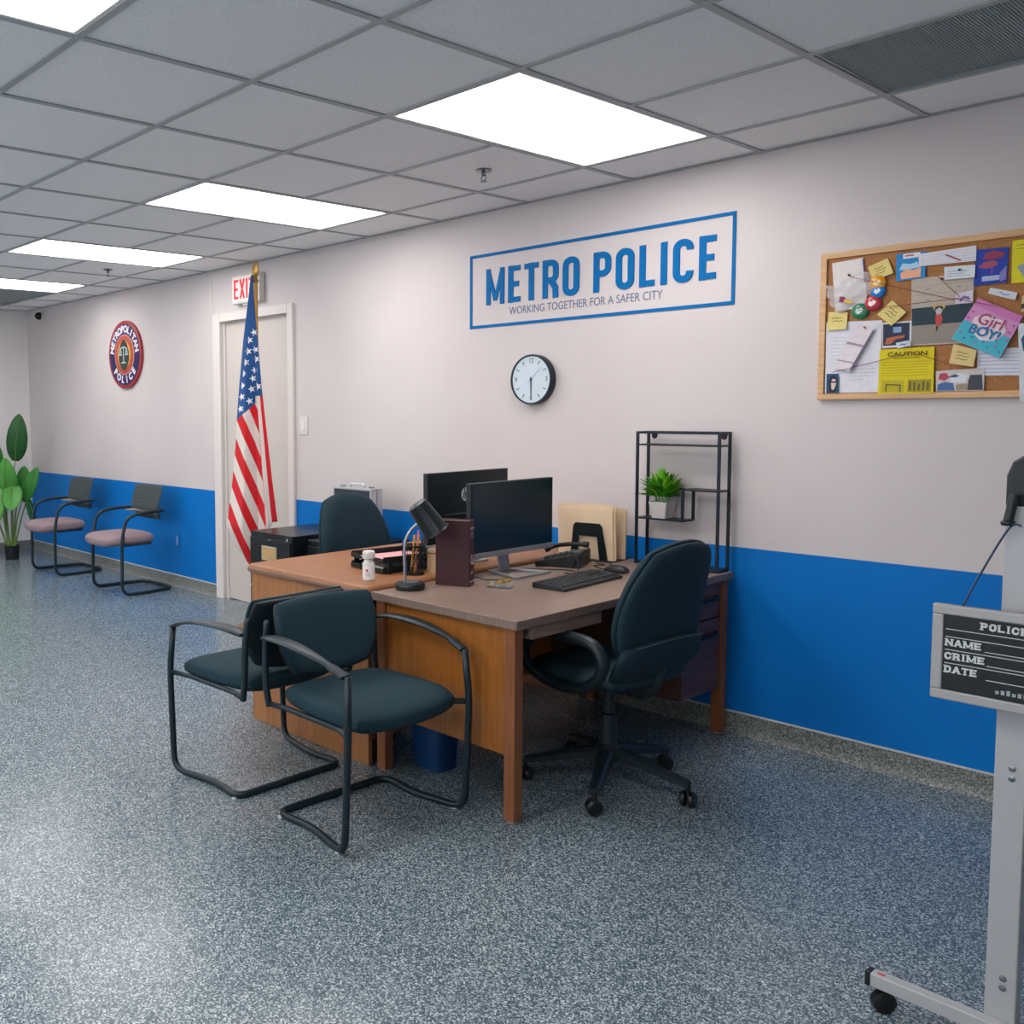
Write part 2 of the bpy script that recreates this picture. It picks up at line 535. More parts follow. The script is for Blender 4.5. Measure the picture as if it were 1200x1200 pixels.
for i in range(len(cols)-1):
    for j in range(len(rows)-1):
        xa, xb, yb, ya = cols[i], cols[i+1], rows[j], rows[j+1]
        if covered(xa, xb, ya, yb): continue
        key = (round(xb-xa, 3), round(yb-ya, 3))
        c = ((xa+xb)/2, (ya+yb)/2, H)
        if key not in tcache:
            a, d = (xb-xa)/2-0.004, (yb-ya)/2-0.004
            tcache[key] = MB().box(-a, a, -d, d, 0.005, 0.02).build('ceiling_tile', M_tile, ce, loc=c).data
        else:
            link('ceiling_tile', tcache[key], None, ce, loc=c)
for y in rows[1:-1]:
    gaps = sorted(((k-1)*T+0.013, k*T-0.013) for k, r in LIGHTS if abs(y-(-YL-(r+1)*T)) < 0.01)
    xa = XF
    for g0, g1 in gaps+[(XR, XR)]:
        if g0-xa > 0.05: MB().box(xa, g0, -0.012, 0.012, 0, 0.0045).build('grid_runner', M_grid, ce, loc=(0, y, H-0.0005))
        xa = g1
for x in cols[1:-1]:
    for j in range(len(rows)-1):
        cut = any(abs((k-1)*T-x) > 0.01 and abs(k*T-x) > 0.01 and (k-1)*T < x < k*T for k, r in LIGHTS)
        inv = any(a*T < x-0.01 and x+0.01 < b*T and -YL-r1*T-0.01 < (rows[j]+rows[j+1])/2 < -YL-r0*T+0.01 for a, b, r0, r1 in VENTS)
        if inv: continue
        y1, y0 = rows[j]-0.012, rows[j+1]+0.012
        if j == 0: y1 = 0
        MB().box(-0.012, 0.012, y0, y1, 0, 0.004).build('cross_tee', M_grid, ce, loc=(x, 0, H-0.0003))
MB().box(XF, XR, -0.022, 0, 0, 0.003).build('wall_angle', M_grid, ce, loc=(0, 0, H-0.0012))
MB().box(XF, XF+0.022, YB, -0.022, 0, 0.003).build('wall_angle', M_grid, ce, loc=(0, 0, H-0.0012))

# ceiling lamps (they light the room)
M_diff = mat('lit_acrylic_diffuser', '#f4f0ee', 0.6, emit='#fffaf7', power=LIGHT_POWER)
def lamp(k, r, label):
    x0, x1 = (k-1)*T+0.013, k*T-0.013
    y0, y1 = -YL-(r+2)*T+0.013, -YL-r*T-0.013
    cx, cy = (x0+x1)/2, (y0+y1)/2
    t = thing('ceiling_light', label, 'ceiling light', (cx, cy, H), 0, 'lit ceiling panels')
    a, d = (x1-x0)/2, (y1-y0)/2
    MB().box(-a+0.012, a-0.012, -d+0.012, d-0.012, 0.004, 0.008).build('diffuser', M_diff, t)
    f = MB()
    f.box(-a, a, -d, -d+0.012, 0.001, 0.05); f.box(-a, a, d-0.012, d, 0.001, 0.05)
    f.box(-a, -a+0.012, -d+0.012, d-0.012, 0.001, 0.05); f.box(a-0.012, a, -d+0.012, d-0.012, 0.001, 0.05)
    f.build('lamp_frame', M_gridw, t)
LAB = {(0, 0): 'large lit ceiling panel nearest the blue lettered wall sign',
       (-3, 0): 'lit ceiling panel in front of the flag, second along the wall row',
       (-6, 0): 'lit ceiling panel third along the wall row, past the flag',
       (-9, 0): 'farthest lit ceiling panel of the wall row, near the far wall',
       (0, 4): 'lit ceiling panel cut off by the top left picture corner'}
for k, r in LIGHTS:
    nm = {4: 'middle', 8: 'outer'}.get(r, '')
    lamp(k, r, LAB.get((k, r), 'lit ceiling panel outside the view in the %s row, lamp %s from the far wall' % (nm, {-9: 'first', -6: 'second', -3: 'third', 0: 'fourth', 3: 'fifth'}[k])))

M_vent = mat('dark_grille_metal', '#8a9598', 0.6)
def vent(a, b, r0, r1, label):
    x0, x1 = a*T+0.012, b*T-0.012
    y0, y1 = -YL-r1*T+0.012, -YL-r0*T-0.012
    cx, cy = (x0+x1)/2, (y0+y1)/2
    t = thing('ceiling_vent', label, 'vent', (cx, cy, H), 0)
    A, D = (x1-x0)/2, (y1-y0)/2
    MB().box(-A, A, -D, D, 0.012, 0.03).build('backing', mat('vent_backing', '#6c777b', 0.8), t)
    lv = MB()
    n = int(2*A/0.0085)
    for i in range(n):
        x = -A+0.005+i*0.0085
        lv.box(x-0.0033, x+0.0033, -D, D, 0.009, 0.012)
    o = lv.build('louvers', M_vent, t); o['kind'] = 'stuff'
    for s in (-1, 1):
        MB().box(-A, A, s*D-0.004, s*D+0.004, 0.0, 0.012).build('vent_edge', M_vent, t)
vent(*VENTS[0], 'dark grey return air grille above the cork board')
vent(*VENTS[1], 'dark ceiling grille in the far corner past the last lamp')

# sprinklers
M_chrome = mat('chrome', '#8a8d90', 0.25, 1.0)
def sprinkler(x, y, label):
    t = thing('fire_sprinkler', label, 'sprinkler', (x, y, H), 0, 'ceiling sprinklers')
    MB().lathe([(0.034, 0.004), (0.036, -0.002), (0.018, -0.007), (0.012, -0.010)], 20).build('escutcheon', M_chrome, t, smooth=40)
    MB().lathe([(0.010, -0.008), (0.010, -0.022), (0.007, -0.024)], 14).build('sprinkler_body', M_chrome, t, smooth=40)
    f = MB()
    for s in (-1, 1): f.tube(spline([(s*0.008, 0, -0.022), (s*0.013, 0, -0.034), (s*0.004, 0, -0.047)], 4), 0.0025, 6)
    f.build('yoke', M_chrome, t, smooth=True)
    MB().lathe([(0.017, -0.047), (0.018, -0.0485), (0.004, -0.051)], 16).build('deflector', M_chrome, t, smooth=40)
sprinkler(-0.913, -0.72, 'small chrome sprinkler head beside the large ceiling lamp')
sprinkler(-4.58, -0.69, 'small chrome sprinkler head near the farthest ceiling lamps')

# dome camera in the far corner
t = thing('security_camera', 'small dark dome camera high in the far corner', 'camera', (-7.35, 0, 2.44))
MB().lathe([(0.045, 0), (0.048, 0.018), (0.04, 0.026)], 20, on_wall(0, 0, 0)).build('mount', mat('cam_white', '#cfcfcf', 0.5), t, smooth=40)
MB().lathe([(0.040, 0.026), (0.038, 0.05), (0.028, 0.07), (0.012, 0.08), (0.002, 0.082)], 20, on_wall(0, 0, 0)).build('dome', mat('black_gloss', '#0d1012', 0.12), t, smooth=True)

# ================================================================== WALL THINGS
M_blue = mat('sign_blue_vinyl', '#0066a6', 0.6, spec=0.15)
M_tag = mat('sign_grey_vinyl', '#5a6e8c', 0.5)
sx0, sx1, sz0, sz1 = -1.617, -0.107, 1.897, 2.299
t = thing('wall_sign', 'blue METRO POLICE lettering inside a blue outline on the white wall', 'sign', ((sx0+sx1)/2, 0, sz0))
hw = (sx1-sx0)/2; hh = sz1-sz0
for a in ((-hw, hw, 0, 0.016), (-hw, hw, hh-0.016, hh)):
    MB().box(a[0], a[1], -0.004, 0, a[2], a[3]).build('border_strip', M_blue, t)
for s in (-1, 1):
    MB().box(s*(hw-0.008)-0.008, s*(hw-0.008)+0.008, -0.0038, 0, 0.016, hh-0.016).build('border_strip', M_blue, t)
x = -0.665
for ch in 'METRO POLICE':
    wd = {'M': 0.118, 'I': 0.036, 'E': 0.076, 'T': 0.086, 'L': 0.076, ' ': 0.052}.get(ch, 0.094)
    if ch != ' ':
        mb = MB()
        letter(mb, ch, 0, wd, 0.031 if ch != 'M' else 0.027, WALLM, 0, 0.005, 0, 0.195)
        mb.build('letter', M_blue, t, loc=(x, 0, 0.121))
    x += wd+(0.026 if ch != ' ' else 0.0)
SX = 1.305/(x+0.665-0.026)
for c in t.children:
    if c.name.startswith('letter'):
        c.location.x = -0.665+0.028+(c.location.x+0.665)*SX; c.scale = (SX, 1, 1)
me = text_mesh('WORKING TOGETHER FOR A SAFER CITY', 0.059, Matrix.Translation((-0.035, -0.0005, 0.076)) @ WALLM, 0.0008, sx=0.805)
link('tagline', me, M_tag, t)

# clock
t = thing('wall_clock', 'round white wall clock with a deep dark rim under the blue sign', 'clock', (-1.165, 0, 1.603))
Mw = on_wall(0, 0, 0)
M_rim = mat('clock_rim', '#22303a', 0.35, 0.3)
MB().lathe([(0.112, 0), (0.130, 0.004), (0.131, 0.042), (0.128, 0.048), (0.123, 0.048), (0.121, 0.040)], 56, Mw).build('rim', M_rim, t, smooth=40)
MB().lathe([(0.122, 0.034), (0.122, 0.0405)], 56, Mw).build('dial', mat('clock_dial', '#c3d2dc', 0.45), t)
M_ink = mat('clock_ink', '#2c3a46', 0.5)
for i in range(12):
    if i % 3 == 0: continue
    a = i*PI/6
    R = Matrix.Translation((0, -0.0405, 0)) @ WALLM @ Matrix.Rotation(-a, 4, 'Z')
    MB().box(-0.0022, 0.0022, 0.088, 0.108, 0, 0.0008, R).build('hour_mark', M_ink, t)
for s, a in (('12', 0), ('3', 90), ('6', 180), ('9', 270)):
    ar_ = math.radians(a)
    link('numeral', text_mesh(s, 0.034, Matrix.Translation((0.097*math.sin(ar_), -0.0405, 0.097*math.cos(ar_))) @ WALLM, 0.0006), M_ink, t)
def hand(name, ang, L, back, w_, z, m):
    R = Matrix.Translation((0, -0.0405, 0)) @ WALLM @ Matrix.Rotation(-math.radians(ang), 4, 'Z')
    MB().prism([(-w_, -back), (w_, -back), (w_*0.6, L), (-w_*0.6, L)], z, z+0.0012, R).build(name, m, t)
M_hand = mat('clock_hand', '#12384f', 0.4)
hand('minute_hand', 179, 0.098, 0.012, 0.0034, 0.0022, M_hand)
hand('hour_hand', 180, 0.068, 0.012, 0.0042, 0.001, M_hand)
hand('second_hand', 47, 0.09, 0.026, 0.0013, 0.0036, mat('second_hand', '#7d96a8', 0.4))
MB().lathe([(0.006, 0.0405), (0.006, 0.046), (0.002, 0.047)], 14, Mw).build('hub', M_hand, t)

# emblem
t = thing('wall_emblem', 'round red and navy police emblem plaque with scales on the far white wall', 'emblem', (-5.585, 0, 1.957))
M_red = mat('emblem_red', '#9e2e36', 0.5); M_navy = mat('emblem_navy', '#24245a', 0.5)
M_gold = mat('emblem_gold', '#c89a4c', 0.45); M_org = mat('emblem_orange', '#b04c36', 0.5)
M_dk = mat('emblem_dark', '#2b3a36', 0.5); M_let = mat('emblem_letter', '#e8e2ea', 0.5)
def disc(name, r, z0, z1, m, n=48): return MB().lathe([(r, z0), (r, z1-0.001), (r-0.002, z1)], n, Mw).build(name, m, t, smooth=40)
disc('rim', 0.298, 0, 0.022, M_red); disc('outer_ring', 0.268, 0.0215, 0.0245, M_navy)
disc('inner_ring', 0.178, 0.024, 0.0265, mat('emblem_pink', '#c9807c', 0.5)); disc('orange_ring', 0.166, 0.026, 0.028, M_org)
disc('gold_ring', 0.12, 0.0275, 0.030, M_gold)
MB().prism([(0.0, 0.135), (0.05, 0.1), (0.088, 0.03), (0.09, -0.05), (0.05, -0.11), (0, -0.14), (-0.05, -0.11), (-0.09, -0.05), (-0.088, 0.03), (-0.05, 0.1)], 0.0295, 0.032, Mw).build('shield', M_dk, t)
sc = MB()
for a in ([(0, -0.07), (0, 0.075)], [(-0.055, 0.055), (0, 0.068), (0.055, 0.055)], [(-0.055, 0.055), (-0.075, 0.0)], [(-0.055, 0.055), (-0.035, 0.0)],
          [(0.055, 0.055), (0.075, 0)], [(0.055, 0.055), (0.035, 0)], [(-0.08, 0), (-0.03, 0)], [(0.08, 0), (0.03, 0)], [(-0.04, -0.07), (0.04, -0.07)]):
    sc.stroke(a, 0.011, 0.031, 0.0345, False, Mw)
sc.build('scales', mat('emblem_silver', '#b6c2c4', 0.4), t)
def ring_text(s, a0, a1, r, flip):
    n = len(s)
    for i, ch in enumerate(s):
        a = math.radians(a0+(a1-a0)*i/(n-1))
        M = Mw @ Matrix.Translation((r*math.cos(a), r*math.sin(a), 0.0255)) @ Matrix.Rotation(a-PI/2+(PI if flip else 0), 4, 'Z')
        link('letter', text_mesh(ch, 0.085, M, 0.0015, bold=0.003), M_let, t)
ring_text('METROPOLITAN', 168, 12, 0.222, False)
ring_text('POLICE', 222, 318, 0.222, True)

# exit sign
t = thing('exit_sign', 'white EXIT sign box with red letters above the door behind the flag', 'sign', (-3.70, 0, 2.235))
M_wp = mat('white_plastic', '#d6d2cc', 0.4)
MB().box(-0.17, 0.17, -0.055, -0.0, 0, 0.205).build('sign_box', M_wp, t, bevel=0.006)
MB().box(-0.155, 0.155, -0.058, -0.0545, 0.014, 0.191).build('face_plate', mat('exit_face', '#efe9e4', 0.4), t)
M_exit = mat('exit_red', '#c81f2c', 0.4, emit='#e02030', power=0.5)
x = -0.135
for ch in 'EXIT':
    mb = MB()
    wd = 0.055 if ch != 'I' else 0.02
    if ch == 'X':
        mb.stroke([(0.005, 0), (0.055, 0.14)], 0.019, 0, 0.002, False, WALLM); mb.stroke([(0.055, 0), (0.005, 0.14)], 0.019, 0, 0.002, False, WALLM); wd = 0.06
    else: letter(mb, ch, 0, wd, 0.018, WALLM, 0, 0.002, 0, 0.14)
    mb.build('letter', M_exit, t, loc=(x, -0.058, 0.033)); x += wd+0.018
MB().box(-0.05, 0.05, -0.04, -0.01, -0.016, 0).build('bracket', M_wp, t)

# light switch and outlet
t = thing('light_switch', 'white rocker light switch plate right of the door frame', 'switch', (-3.105, 0, 1.285))
MB().box(-0.045, 0.045, -0.007, 0, 0, 0.125).build('plate', M_wp, t, bevel=0.003)
MB().box(-0.018, 0.018, -0.012, -0.0065, 0.03, 0.095).build('rocker', mat('switch_rocker', '#e4e0dc', 0.35), t, bevel=0.002)
t = thing('wall_outlet', 'small blue painted wall outlet with pale edge beside the waiting chairs', 'outlet', (-4.79, 0, 0.325))
MB().box(-0.035, 0.035, -0.006, 0, 0, 0.112).build('plate', mat('outlet_blue', '#0a62ad', 0.4), t, bevel=0.003)
MB().box(-0.004, 0.014, -0.008, -0.0055, 0.02, 0.092).build('socket', mat('outlet_pale', '#7fb4dc', 0.35), t, bevel=0.002)

# ================================================================== CORK BOARD
M_cork = mat('cork', '#9a6a42', 0.9, col2='#b07a4c', vscale=90, bump=0.4, bscale=300)
M_pine = wood('pine_frame', '#c79a6c', '#dab286', 'x', 0.5)
bx0, bx1, bz0, bz1 = 0.255, 1.17, 1.476, 2.064
t = thing('cork_board', 'pine framed cork notice board covered with pinned papers', 'notice board', ((bx0+bx1)/2, 0, bz0))
hw = (bx1-bx0)/2; hh = bz1-bz0
MB().box(-hw+0.015, hw-0.015, -0.013, 0, 0.015, hh-0.015).build('cork_panel', M_cork, t)
for a in ((0, 0.024), (hh-0.024, hh)):
    MB().box(-hw, hw, -0.022, 0, a[0], a[1]).build('frame_rail', M_pine, t, bevel=0.002)
for s in (-1, 1):
    MB().box(s*(hw-0.012)-0.012, s*(hw-0.012)+0.012, -0.0218, 0, 0.024, hh-0.024).build('frame_stile', M_pine, t, bevel=0.002)

LAYER = [0]
def paper(name, pts, col, label, cat, group=None, y=None, th=0.0012, curl=0.006, rough=0.7):
    """a sheet pinned to the board; pts = corner (x, z) from top left clockwise; returns the thing and a mapper"""
    LAYER[0] += 1
    y0 = -0.0138-0.0011*(LAYER[0] % 7) if y is None else y
    tl, tr, br, bl = [Vector((a, b)) for a, b in pts]
    c = (tl+tr+br+bl)/4
    t = thing(name, label, cat, (c.x, y0, c.y), 0, group)
    def at(u, v, d=0.0):
        q = (tl*(1-u)+tr*u)*(1-v)+(bl*(1-u)+br*u)*v-c
        return Vector((q.x, -d-curl*v*v*(0.4+0.6*u), q.y))
    n = 6
    A = [at(i/n, j/n, th) for i in range(n+1) for j in range(n+1)]
    B = [at(i/n, j/n, 0) for i in range(n+1) for j in range(n+1)]
    m = n+1; k = len(A)
    fs = []
    for i in range(n):
        for j in range(n):
            a = i*m+j
            fs.append((a, a+m, a+m+1, a+1)); fs.append((k+a, k+a+1, k+a+m+1, k+a+m))
    for i in range(n):
        for (a, b) in ((i*m, (i+1)*m), (i*m+n, (i+1)*m+n), (i, i+1), (n*m+i, n*m+i+1)):
            fs.append((a, b, k+b, k+a))
    mcol = col if not isinstance(col, str) else mat('paper_'+col[1:], col, rough, var=0.05, vscale=40)
    MB().add(A, fs) if False else None
    mb = MB(); mb.add(A+B, fs)
    mb.build('sheet', mcol, t)
    def patch(nm, u0, u1, v0, v1, col, d=0.0008, nseg=4, r=0.6):
        mb = MB()
        P = [at(u0+(u1-u0)*i/nseg, v, th+d) for v in (v0, v1) for i in range(nseg+1)]
        Q = [at(u0+(u1-u0)*i/nseg, v, th+0.0001) for v in (v0, v1) for i in range(nseg+1)]
        w_ = nseg+1
        f = []
        kk = len(P)
        for i in range(nseg):
            f.append((i, i+1, w_+i+1, w_+i))
            f.append((kk+i, kk+w_+i, kk+w_+i+1, kk+i+1))
            f.append((i, kk+i, kk+i+1, i+1)); f.append((w_+i, w_+i+1, kk+w_+i+1, kk+w_+i))
        f.append((0, w_, kk+w_, kk)); f.append((nseg, kk+nseg, kk+w_+nseg, w_+nseg))
        mb.add(P+Q, f)
        return mb.build(nm, mat('print_'+col[1:], col, r), t)
    def lines(u0, u1, vs, col='#6a6a72', thick=0.02, jit=0.0):
        for v in vs:
            patch('printed_line', u0, u1-random.random()*jit, v-thick/2, v+thick/2, col, 0.0005)
    def poly(nm, uv, col, d=0.0009):
        P = [at(u, v, th+d) for u, v in uv]; Q = [at(u, v, th+0.0001) for u, v in uv]
        n_ = len(P)
        f = [tuple(range(n_)), tuple(range(2*n_-1, n_-1, -1))]+[(i, (i+1) % n_, n_+(i+1) % n_, n_+i) for i in range(n_)]
        mb = MB(); mb.add(P+Q, f)
        return mb.build(nm, mat('print_'+col[1:], col, 0.6), t)
    def text(nm, s, u, v, size, col, rot=0, bold=0, sx=1):
        p = at(u, v, th+0.0040)
        M = Matrix.Translation(p) @ WALLM @ Matrix.Rotation(rot, 4, 'Z')
        return link(nm, text_mesh(s, size, M, 0.0003, bold=bold, sx=sx), mat('print_'+col[1:], col, 0.6), t)
    def pin(u, v, col):
        p = at(u, v, th)
        mb = MB(); mb.lathe([(0.004, 0), (0.0045, 0.003), (0.0025, 0.005), (0.0035, 0.009), (0.002, 0.011)], 10, Matrix.Translation(p) @ WALLM)
        mb.build('push_pin', mat('pin_'+col[1:], col, 0.3), t, smooth=40)
    t_ = dict(t=t, at=at, patch=patch, lines=lines, poly=poly, text=text, pin=pin)
    return t_

# big white report sheet low left
p = paper('report_sheet', [(0.281, 1.788), (0.486, 1.781), (0.484, 1.503), (0.284, 1.503)], '#d9d8e2', 'large white report sheet at the lower left of the cork board', 'paper', curl=0.002)
p['lines'](0.08, 0.62, [0.22+0.05*i for i in range(9)], '#b9bac6', 0.008, 0.3)
p['lines'](0.45, 0.95, [0.62+0.05*i for i in range(5)], '#b4b5c2', 0.008, 0.3)
# evidence bag
p = paper('evidence_bag', [(0.396, 1.776), (0.466, 1.752), (0.382, 1.588), (0.312, 1.604)], '#d8d0d6', 'narrow pale plastic evidence bag pinned slantwise over the report sheet', 'bag', y=-0.0225, curl=0.007, rough=0.25)
p['patch']('seal_strip', 0.05, 0.95, 0.40, 0.45, '#9d8a96'); p['patch']('seal_strip', 0.05, 0.95, 0.80, 0.83, '#9d8a96')
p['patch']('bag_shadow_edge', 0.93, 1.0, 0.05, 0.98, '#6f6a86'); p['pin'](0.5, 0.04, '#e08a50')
# portrait photo
p = paper('portrait_photo', [(0.290, 1.581), (0.335, 1.580), (0.337, 1.504), (0.291, 1.503)], '#0f4d73', 'tiny portrait photograph in the bottom left board corner', 'photo', y=-0.021, curl=0.003)
p['poly']('hair', [(0.25, 0.95), (0.2, 0.4), (0.35, 0.12), (0.65, 0.08), (0.88, 0.3), (0.9, 0.6), (0.75, 0.95)], '#1d1a22')
p['poly']('face', [(0.45, 0.8), (0.4, 0.5), (0.5, 0.28), (0.75, 0.28), (0.84, 0.5), (0.72, 0.75), (0.58, 0.86)], '#d9c0b8', 0.0014)
p['patch']('dark_glasses', 0.42, 0.82, 0.40, 0.48, '#15151a', 0.002)
# torn sheet with clear wrap
p = paper('wrapped_sheet', [(0.297, 2.022), (0.413, 2.03), (0.434, 1.838), (0.314, 1.828)], '#dcd6d4', 'white torn-edged sheet under crumpled clear wrap at the upper left of the board', 'paper', y=-0.0165, curl=0.004)
p['pin'](0.52, 0.3, '#1c4438'); p['patch']('violet_edge', 0.96, 1.0, 0.02, 0.5, '#5a4a8c')
wrap = thing('plastic_wrap', 'crumpled clear plastic bag with a purple and yellow sliver on the upper left sheet', 'bag', (0.365, -0.020, 1.90))
mb = MB()
rng = random.Random(3)
NN = 14
pts_ = {}
def wr_fn(u, v):
    rr_ = 1+0.12*math.sin(7*u+3*v)+0.08*math.sin(11*v-2*u)
    return Vector((0.088*u*rr_, -0.002-0.004*(1+math.sin(9*u+4*v))*(1+math.sin(8*v-5*u))*0.5, 0.062*v*rr_+0.015*math.sin(3*u))), Vector((0, -1, 0))
mb.pad(wr_fn, 0.010, 0.0, 18, 18, 0.9, 2)
M_clear = mat('clear_film', '#e6e2e4', 0.12, alpha=0.26, bump=1.0, bscale=60)
mb.build('wrap', M_clear, wrap, smooth=True)
MB().box(-0.004, 0.03, -0.019, -0.016, -0.040, -0.030, Matrix.Rotation(0.3, 4, 'Y')).build('yellow_sliver', mat('print_e2b52c', '#e2b52c', 0.5), wrap)
MB().box(-0.022, -0.004, -0.019, -0.016, -0.042, -0.02, Matrix.Rotation(0.2, 4, 'Y')).build('purple_sliver', mat('print_8a2a5e', '#8a2a5e', 0.5), wrap)
# sticky notes
def note(pts, label, y=-0.0175, scr=3, col='#dcca7e', pinc=None):
    p = paper('sticky_note', pts, col, label, 'sticky note', 'yellow sticky notes on the cork board', y=y, curl=0.007)
    for i in range(scr):
        v = 0.34+0.17*i
        u0 = 0.2+0.06*(i % 2)
        p['poly']('handwriting', [(u0, v), (u0+0.18, v-0.05), (u0+0.3, v), (u0+0.5, v-0.04), (u0+0.5, v), (u0+0.3, v+0.045), (u0+0.18, v), (u0, v+0.04)], '#8a7440')
    if pinc: p['pin'](0.5, 0.1, pinc)
    return p
note([(0.43, 1.991), (0.499, 2.017), (0.523, 1.957), (0.450, 1.934)], 'yellow sticky note above the coloured badges near the board top', y=-0.0185)
note([(0.290, 1.828), (0.362, 1.824), (0.361, 1.756), (0.287, 1.755)], 'yellow sticky note at the left board edge over the report sheet', y=-0.0195, scr=2)
note([(0.521, 1.854), (0.572, 1.805), (0.524, 1.756), (0.472, 1.803)], 'yellow sticky note turned diamond-wise below the badges', y=-0.0235)
note([(0.731, 1.675), (0.804, 1.648), (0.798, 1.588), (0.720, 1.604)], 'yellow sticky note under the pink and blue packet', y=-0.0255, col='#d8c184')
# round badges
for (bx, bz, r, col, lab, c2) in ((0.468, 1.925, 0.030, '#d8941e', 'orange button badge partly under a sticky note', '#f0d9a0'),
                               (0.470, 1.893, 0.026, '#1478c8', 'blue button badge between the orange and the red one', '#dfe8f0'),
                               (0.453, 1.848, 0.030, '#b8303e', 'red button badge with a white mark', '#f0e4e4'),
                               (0.408, 1.822, 0.031, '#1f7a56', 'dark green button badge hanging lowest of the four', '#cfe0d6')):
    t = thing('button_badge', lab+' on the cork board', 'badge', (bx, -0.0205, bz), 0, 'round button badges on the cork board')
    MB().lathe([(r, 0), (r, 0.003), (r*0.85, 0.007), (r*0.4, 0.009), (0.001, 0.0095)], 28, WALLM).build('badge_disc', mat('badge_'+col[1:], col, 0.25), t, smooth=40)
    MB().prism([(-r*0.5, -r*0.1), (-r*0.15, -r*0.42), (r*0.2, -r*0.2), (r*0.48, r*0.12), (r*0.2, r*0.45), (-r*0.05, r*0.2), (-r*0.35, r*0.35)], 0.007, 0.0098, WALLM).build('white_mark', mat('badge_mark_'+c2[1:], c2, 0.4), t)
# blue and orange card (plain stand-in) and white label
p = paper('printed_card', [(0.528, 2.027), (0.628, 2.027), (0.629, 1.929), (0.531, 1.924)], '#1f86c8', 'bright blue card with a pale orange lower patch near the board top', 'card', y=-0.0165, curl=0.003)
p['poly']('orange_patch', [(0.18, 0.95), (0.15, 0.72), (0.35, 0.6), (0.6, 0.66), (0.85, 0.58), (0.84, 0.95)], '#e8a884')
p['poly']('pale_patch', [(0.1, 0.6), (0.22, 0.36), (0.5, 0.42), (0.72, 0.36), (0.8, 0.58), (0.45, 0.62)], '#a9d0e4', 0.0007)
p['patch']('white_label', 0.24, 0.82, 0.02, 0.2, '#e0dde0'); p['patch']('red_scrawl', 0.3, 0.6, 0.07, 0.13, '#b56a70', 0.0014)
p = paper('lined_strip', [(0.604, 2.018), (0.788, 2.025), (0.790, 1.970), (0.607, 1.972)], '#dcdce4', 'long lined white paper strip along the top of the board', 'paper', y=-0.018, curl=0.003)
p['lines'](0.05, 0.97, [0.2, 0.38, 0.56, 0.74, 0.9], '#b3b3c2', 0.03)
p['poly']('red_thread_end', [(0.46, 0.36), (0.5, 0.30), (0.76, 0.86), (0.72, 0.9)], '#a05068', 0.002)
p = paper('label_strip', [(0.691, 1.959), (0.788, 1.956), (0.789, 1.911), (0.693, 1.912)], '#d6dce4', 'short white label strip below the long lined strip', 'paper', y=-0.0215, curl=0.004)
p['lines'](0.1, 0.85, [0.4, 0.58, 0.76], '#a4adbb', 0.06, 0.2); p['pin'](0.5, 0.3, '#2c5a60')
p = paper('cocktail_card', [(0.786, 2.009), (0.886, 2.006), (0.884, 1.882), (0.784, 1.880)], '#1f3da0', 'deep blue poster card with red blurred shapes at the upper right of the board', 'card', y=-0.0165, curl=0.003)
p['poly']('red_shape', [(0.25, 0.28), (0.3, 0.12), (0.55, 0.06), (0.9, 0.14), (0.88, 0.26), (0.5, 0.32)], '#8c3454')
p['poly']('red_shape', [(0.1, 0.48), (0.3, 0.36), (0.6, 0.34), (0.75, 0.44), (0.55, 0.54), (0.3, 0.55)], '#a24a66')
p['poly']('violet_stem', [(0.5, 0.56), (0.58, 0.56), (0.57, 0.72), (0.5, 0.72)], '#6a4ab0')
p['patch']('caption_label', 0.25, 0.78, 0.76, 0.90, '#aab2d8'); p['poly']('pale_corner', [(0.78, 0.7), (0.98, 0.5), (0.98, 0.9), (0.8, 0.95)], '#7d78b8')
p = paper('yellow_flyer', [(0.896, 2.026), (1.02, 2.028), (1.02, 1.876), (0.898, 1.877)], '#d9cf1e', 'bright yellow flyer cut by the right picture edge', 'flyer', y=-0.0165, curl=0.003)
p['lines'](0.1, 0.9, [0.12, 0.2], '#7a7420', 0.015); p['poly']('grey_picture', [(0.12, 0.62), (0.4, 0.5), (0.9, 0.5), (0.9, 0.92), (0.35, 0.95)], '#8f96a2')
# wood photo and beach photo: one tall print
p = paper('beach_photo', [(0.583, 1.926), (0.784, 1.934), (0.790, 1.676), (0.588, 1.676)], '#b9aea2', 'large photograph of a dancer in a red skirt in front of the sea', 'photo', y=-0.0155, curl=0.002)
p['patch']('dark_sea', 0.01, 0.99, 0.44, 0.70, '#16343f'); p['patch']('sand', 0.01, 0.99, 0.70, 0.98, '#8f867c', 0.0006)
p['lines'](0.02, 0.98, [0.13, 0.25, 0.36], '#9c9186', 0.006)
p['poly']('skirt', [(0.41, 0.56), (0.49, 0.56), (0.52, 0.62), (0.49, 0.72), (0.42, 0.73), (0.40, 0.64)], '#c0453f', 0.0016)
p['poly']('figure_torso', [(0.42, 0.56), (0.4, 0.50), (0.46, 0.46), (0.52, 0.50), (0.49, 0.56)], '#b9b4b8', 0.0018)
p['poly']('raised_arms', [(0.38, 0.50), (0.35, 0.43), (0.42, 0.40), (0.52, 0.40), (0.57, 0.44), (0.53, 0.5), (0.52, 0.45), (0.46, 0.43), (0.4, 0.45)], '#c8a86a', 0.0018)
p['poly']('figure_legs', [(0.42, 0.73), (0.45, 0.73), (0.43, 0.80), (0.41, 0.80)], '#3a2c30', 0.0018)
for u, v in ((0.25, 0.17), (0.75, 0.18), (0.25, 0.33)): p['patch']('knot', u, u+0.05, v, v+0.012, '#7a7068', 0.0009)
p['pin'](0.5, 0.05, '#8c3040')
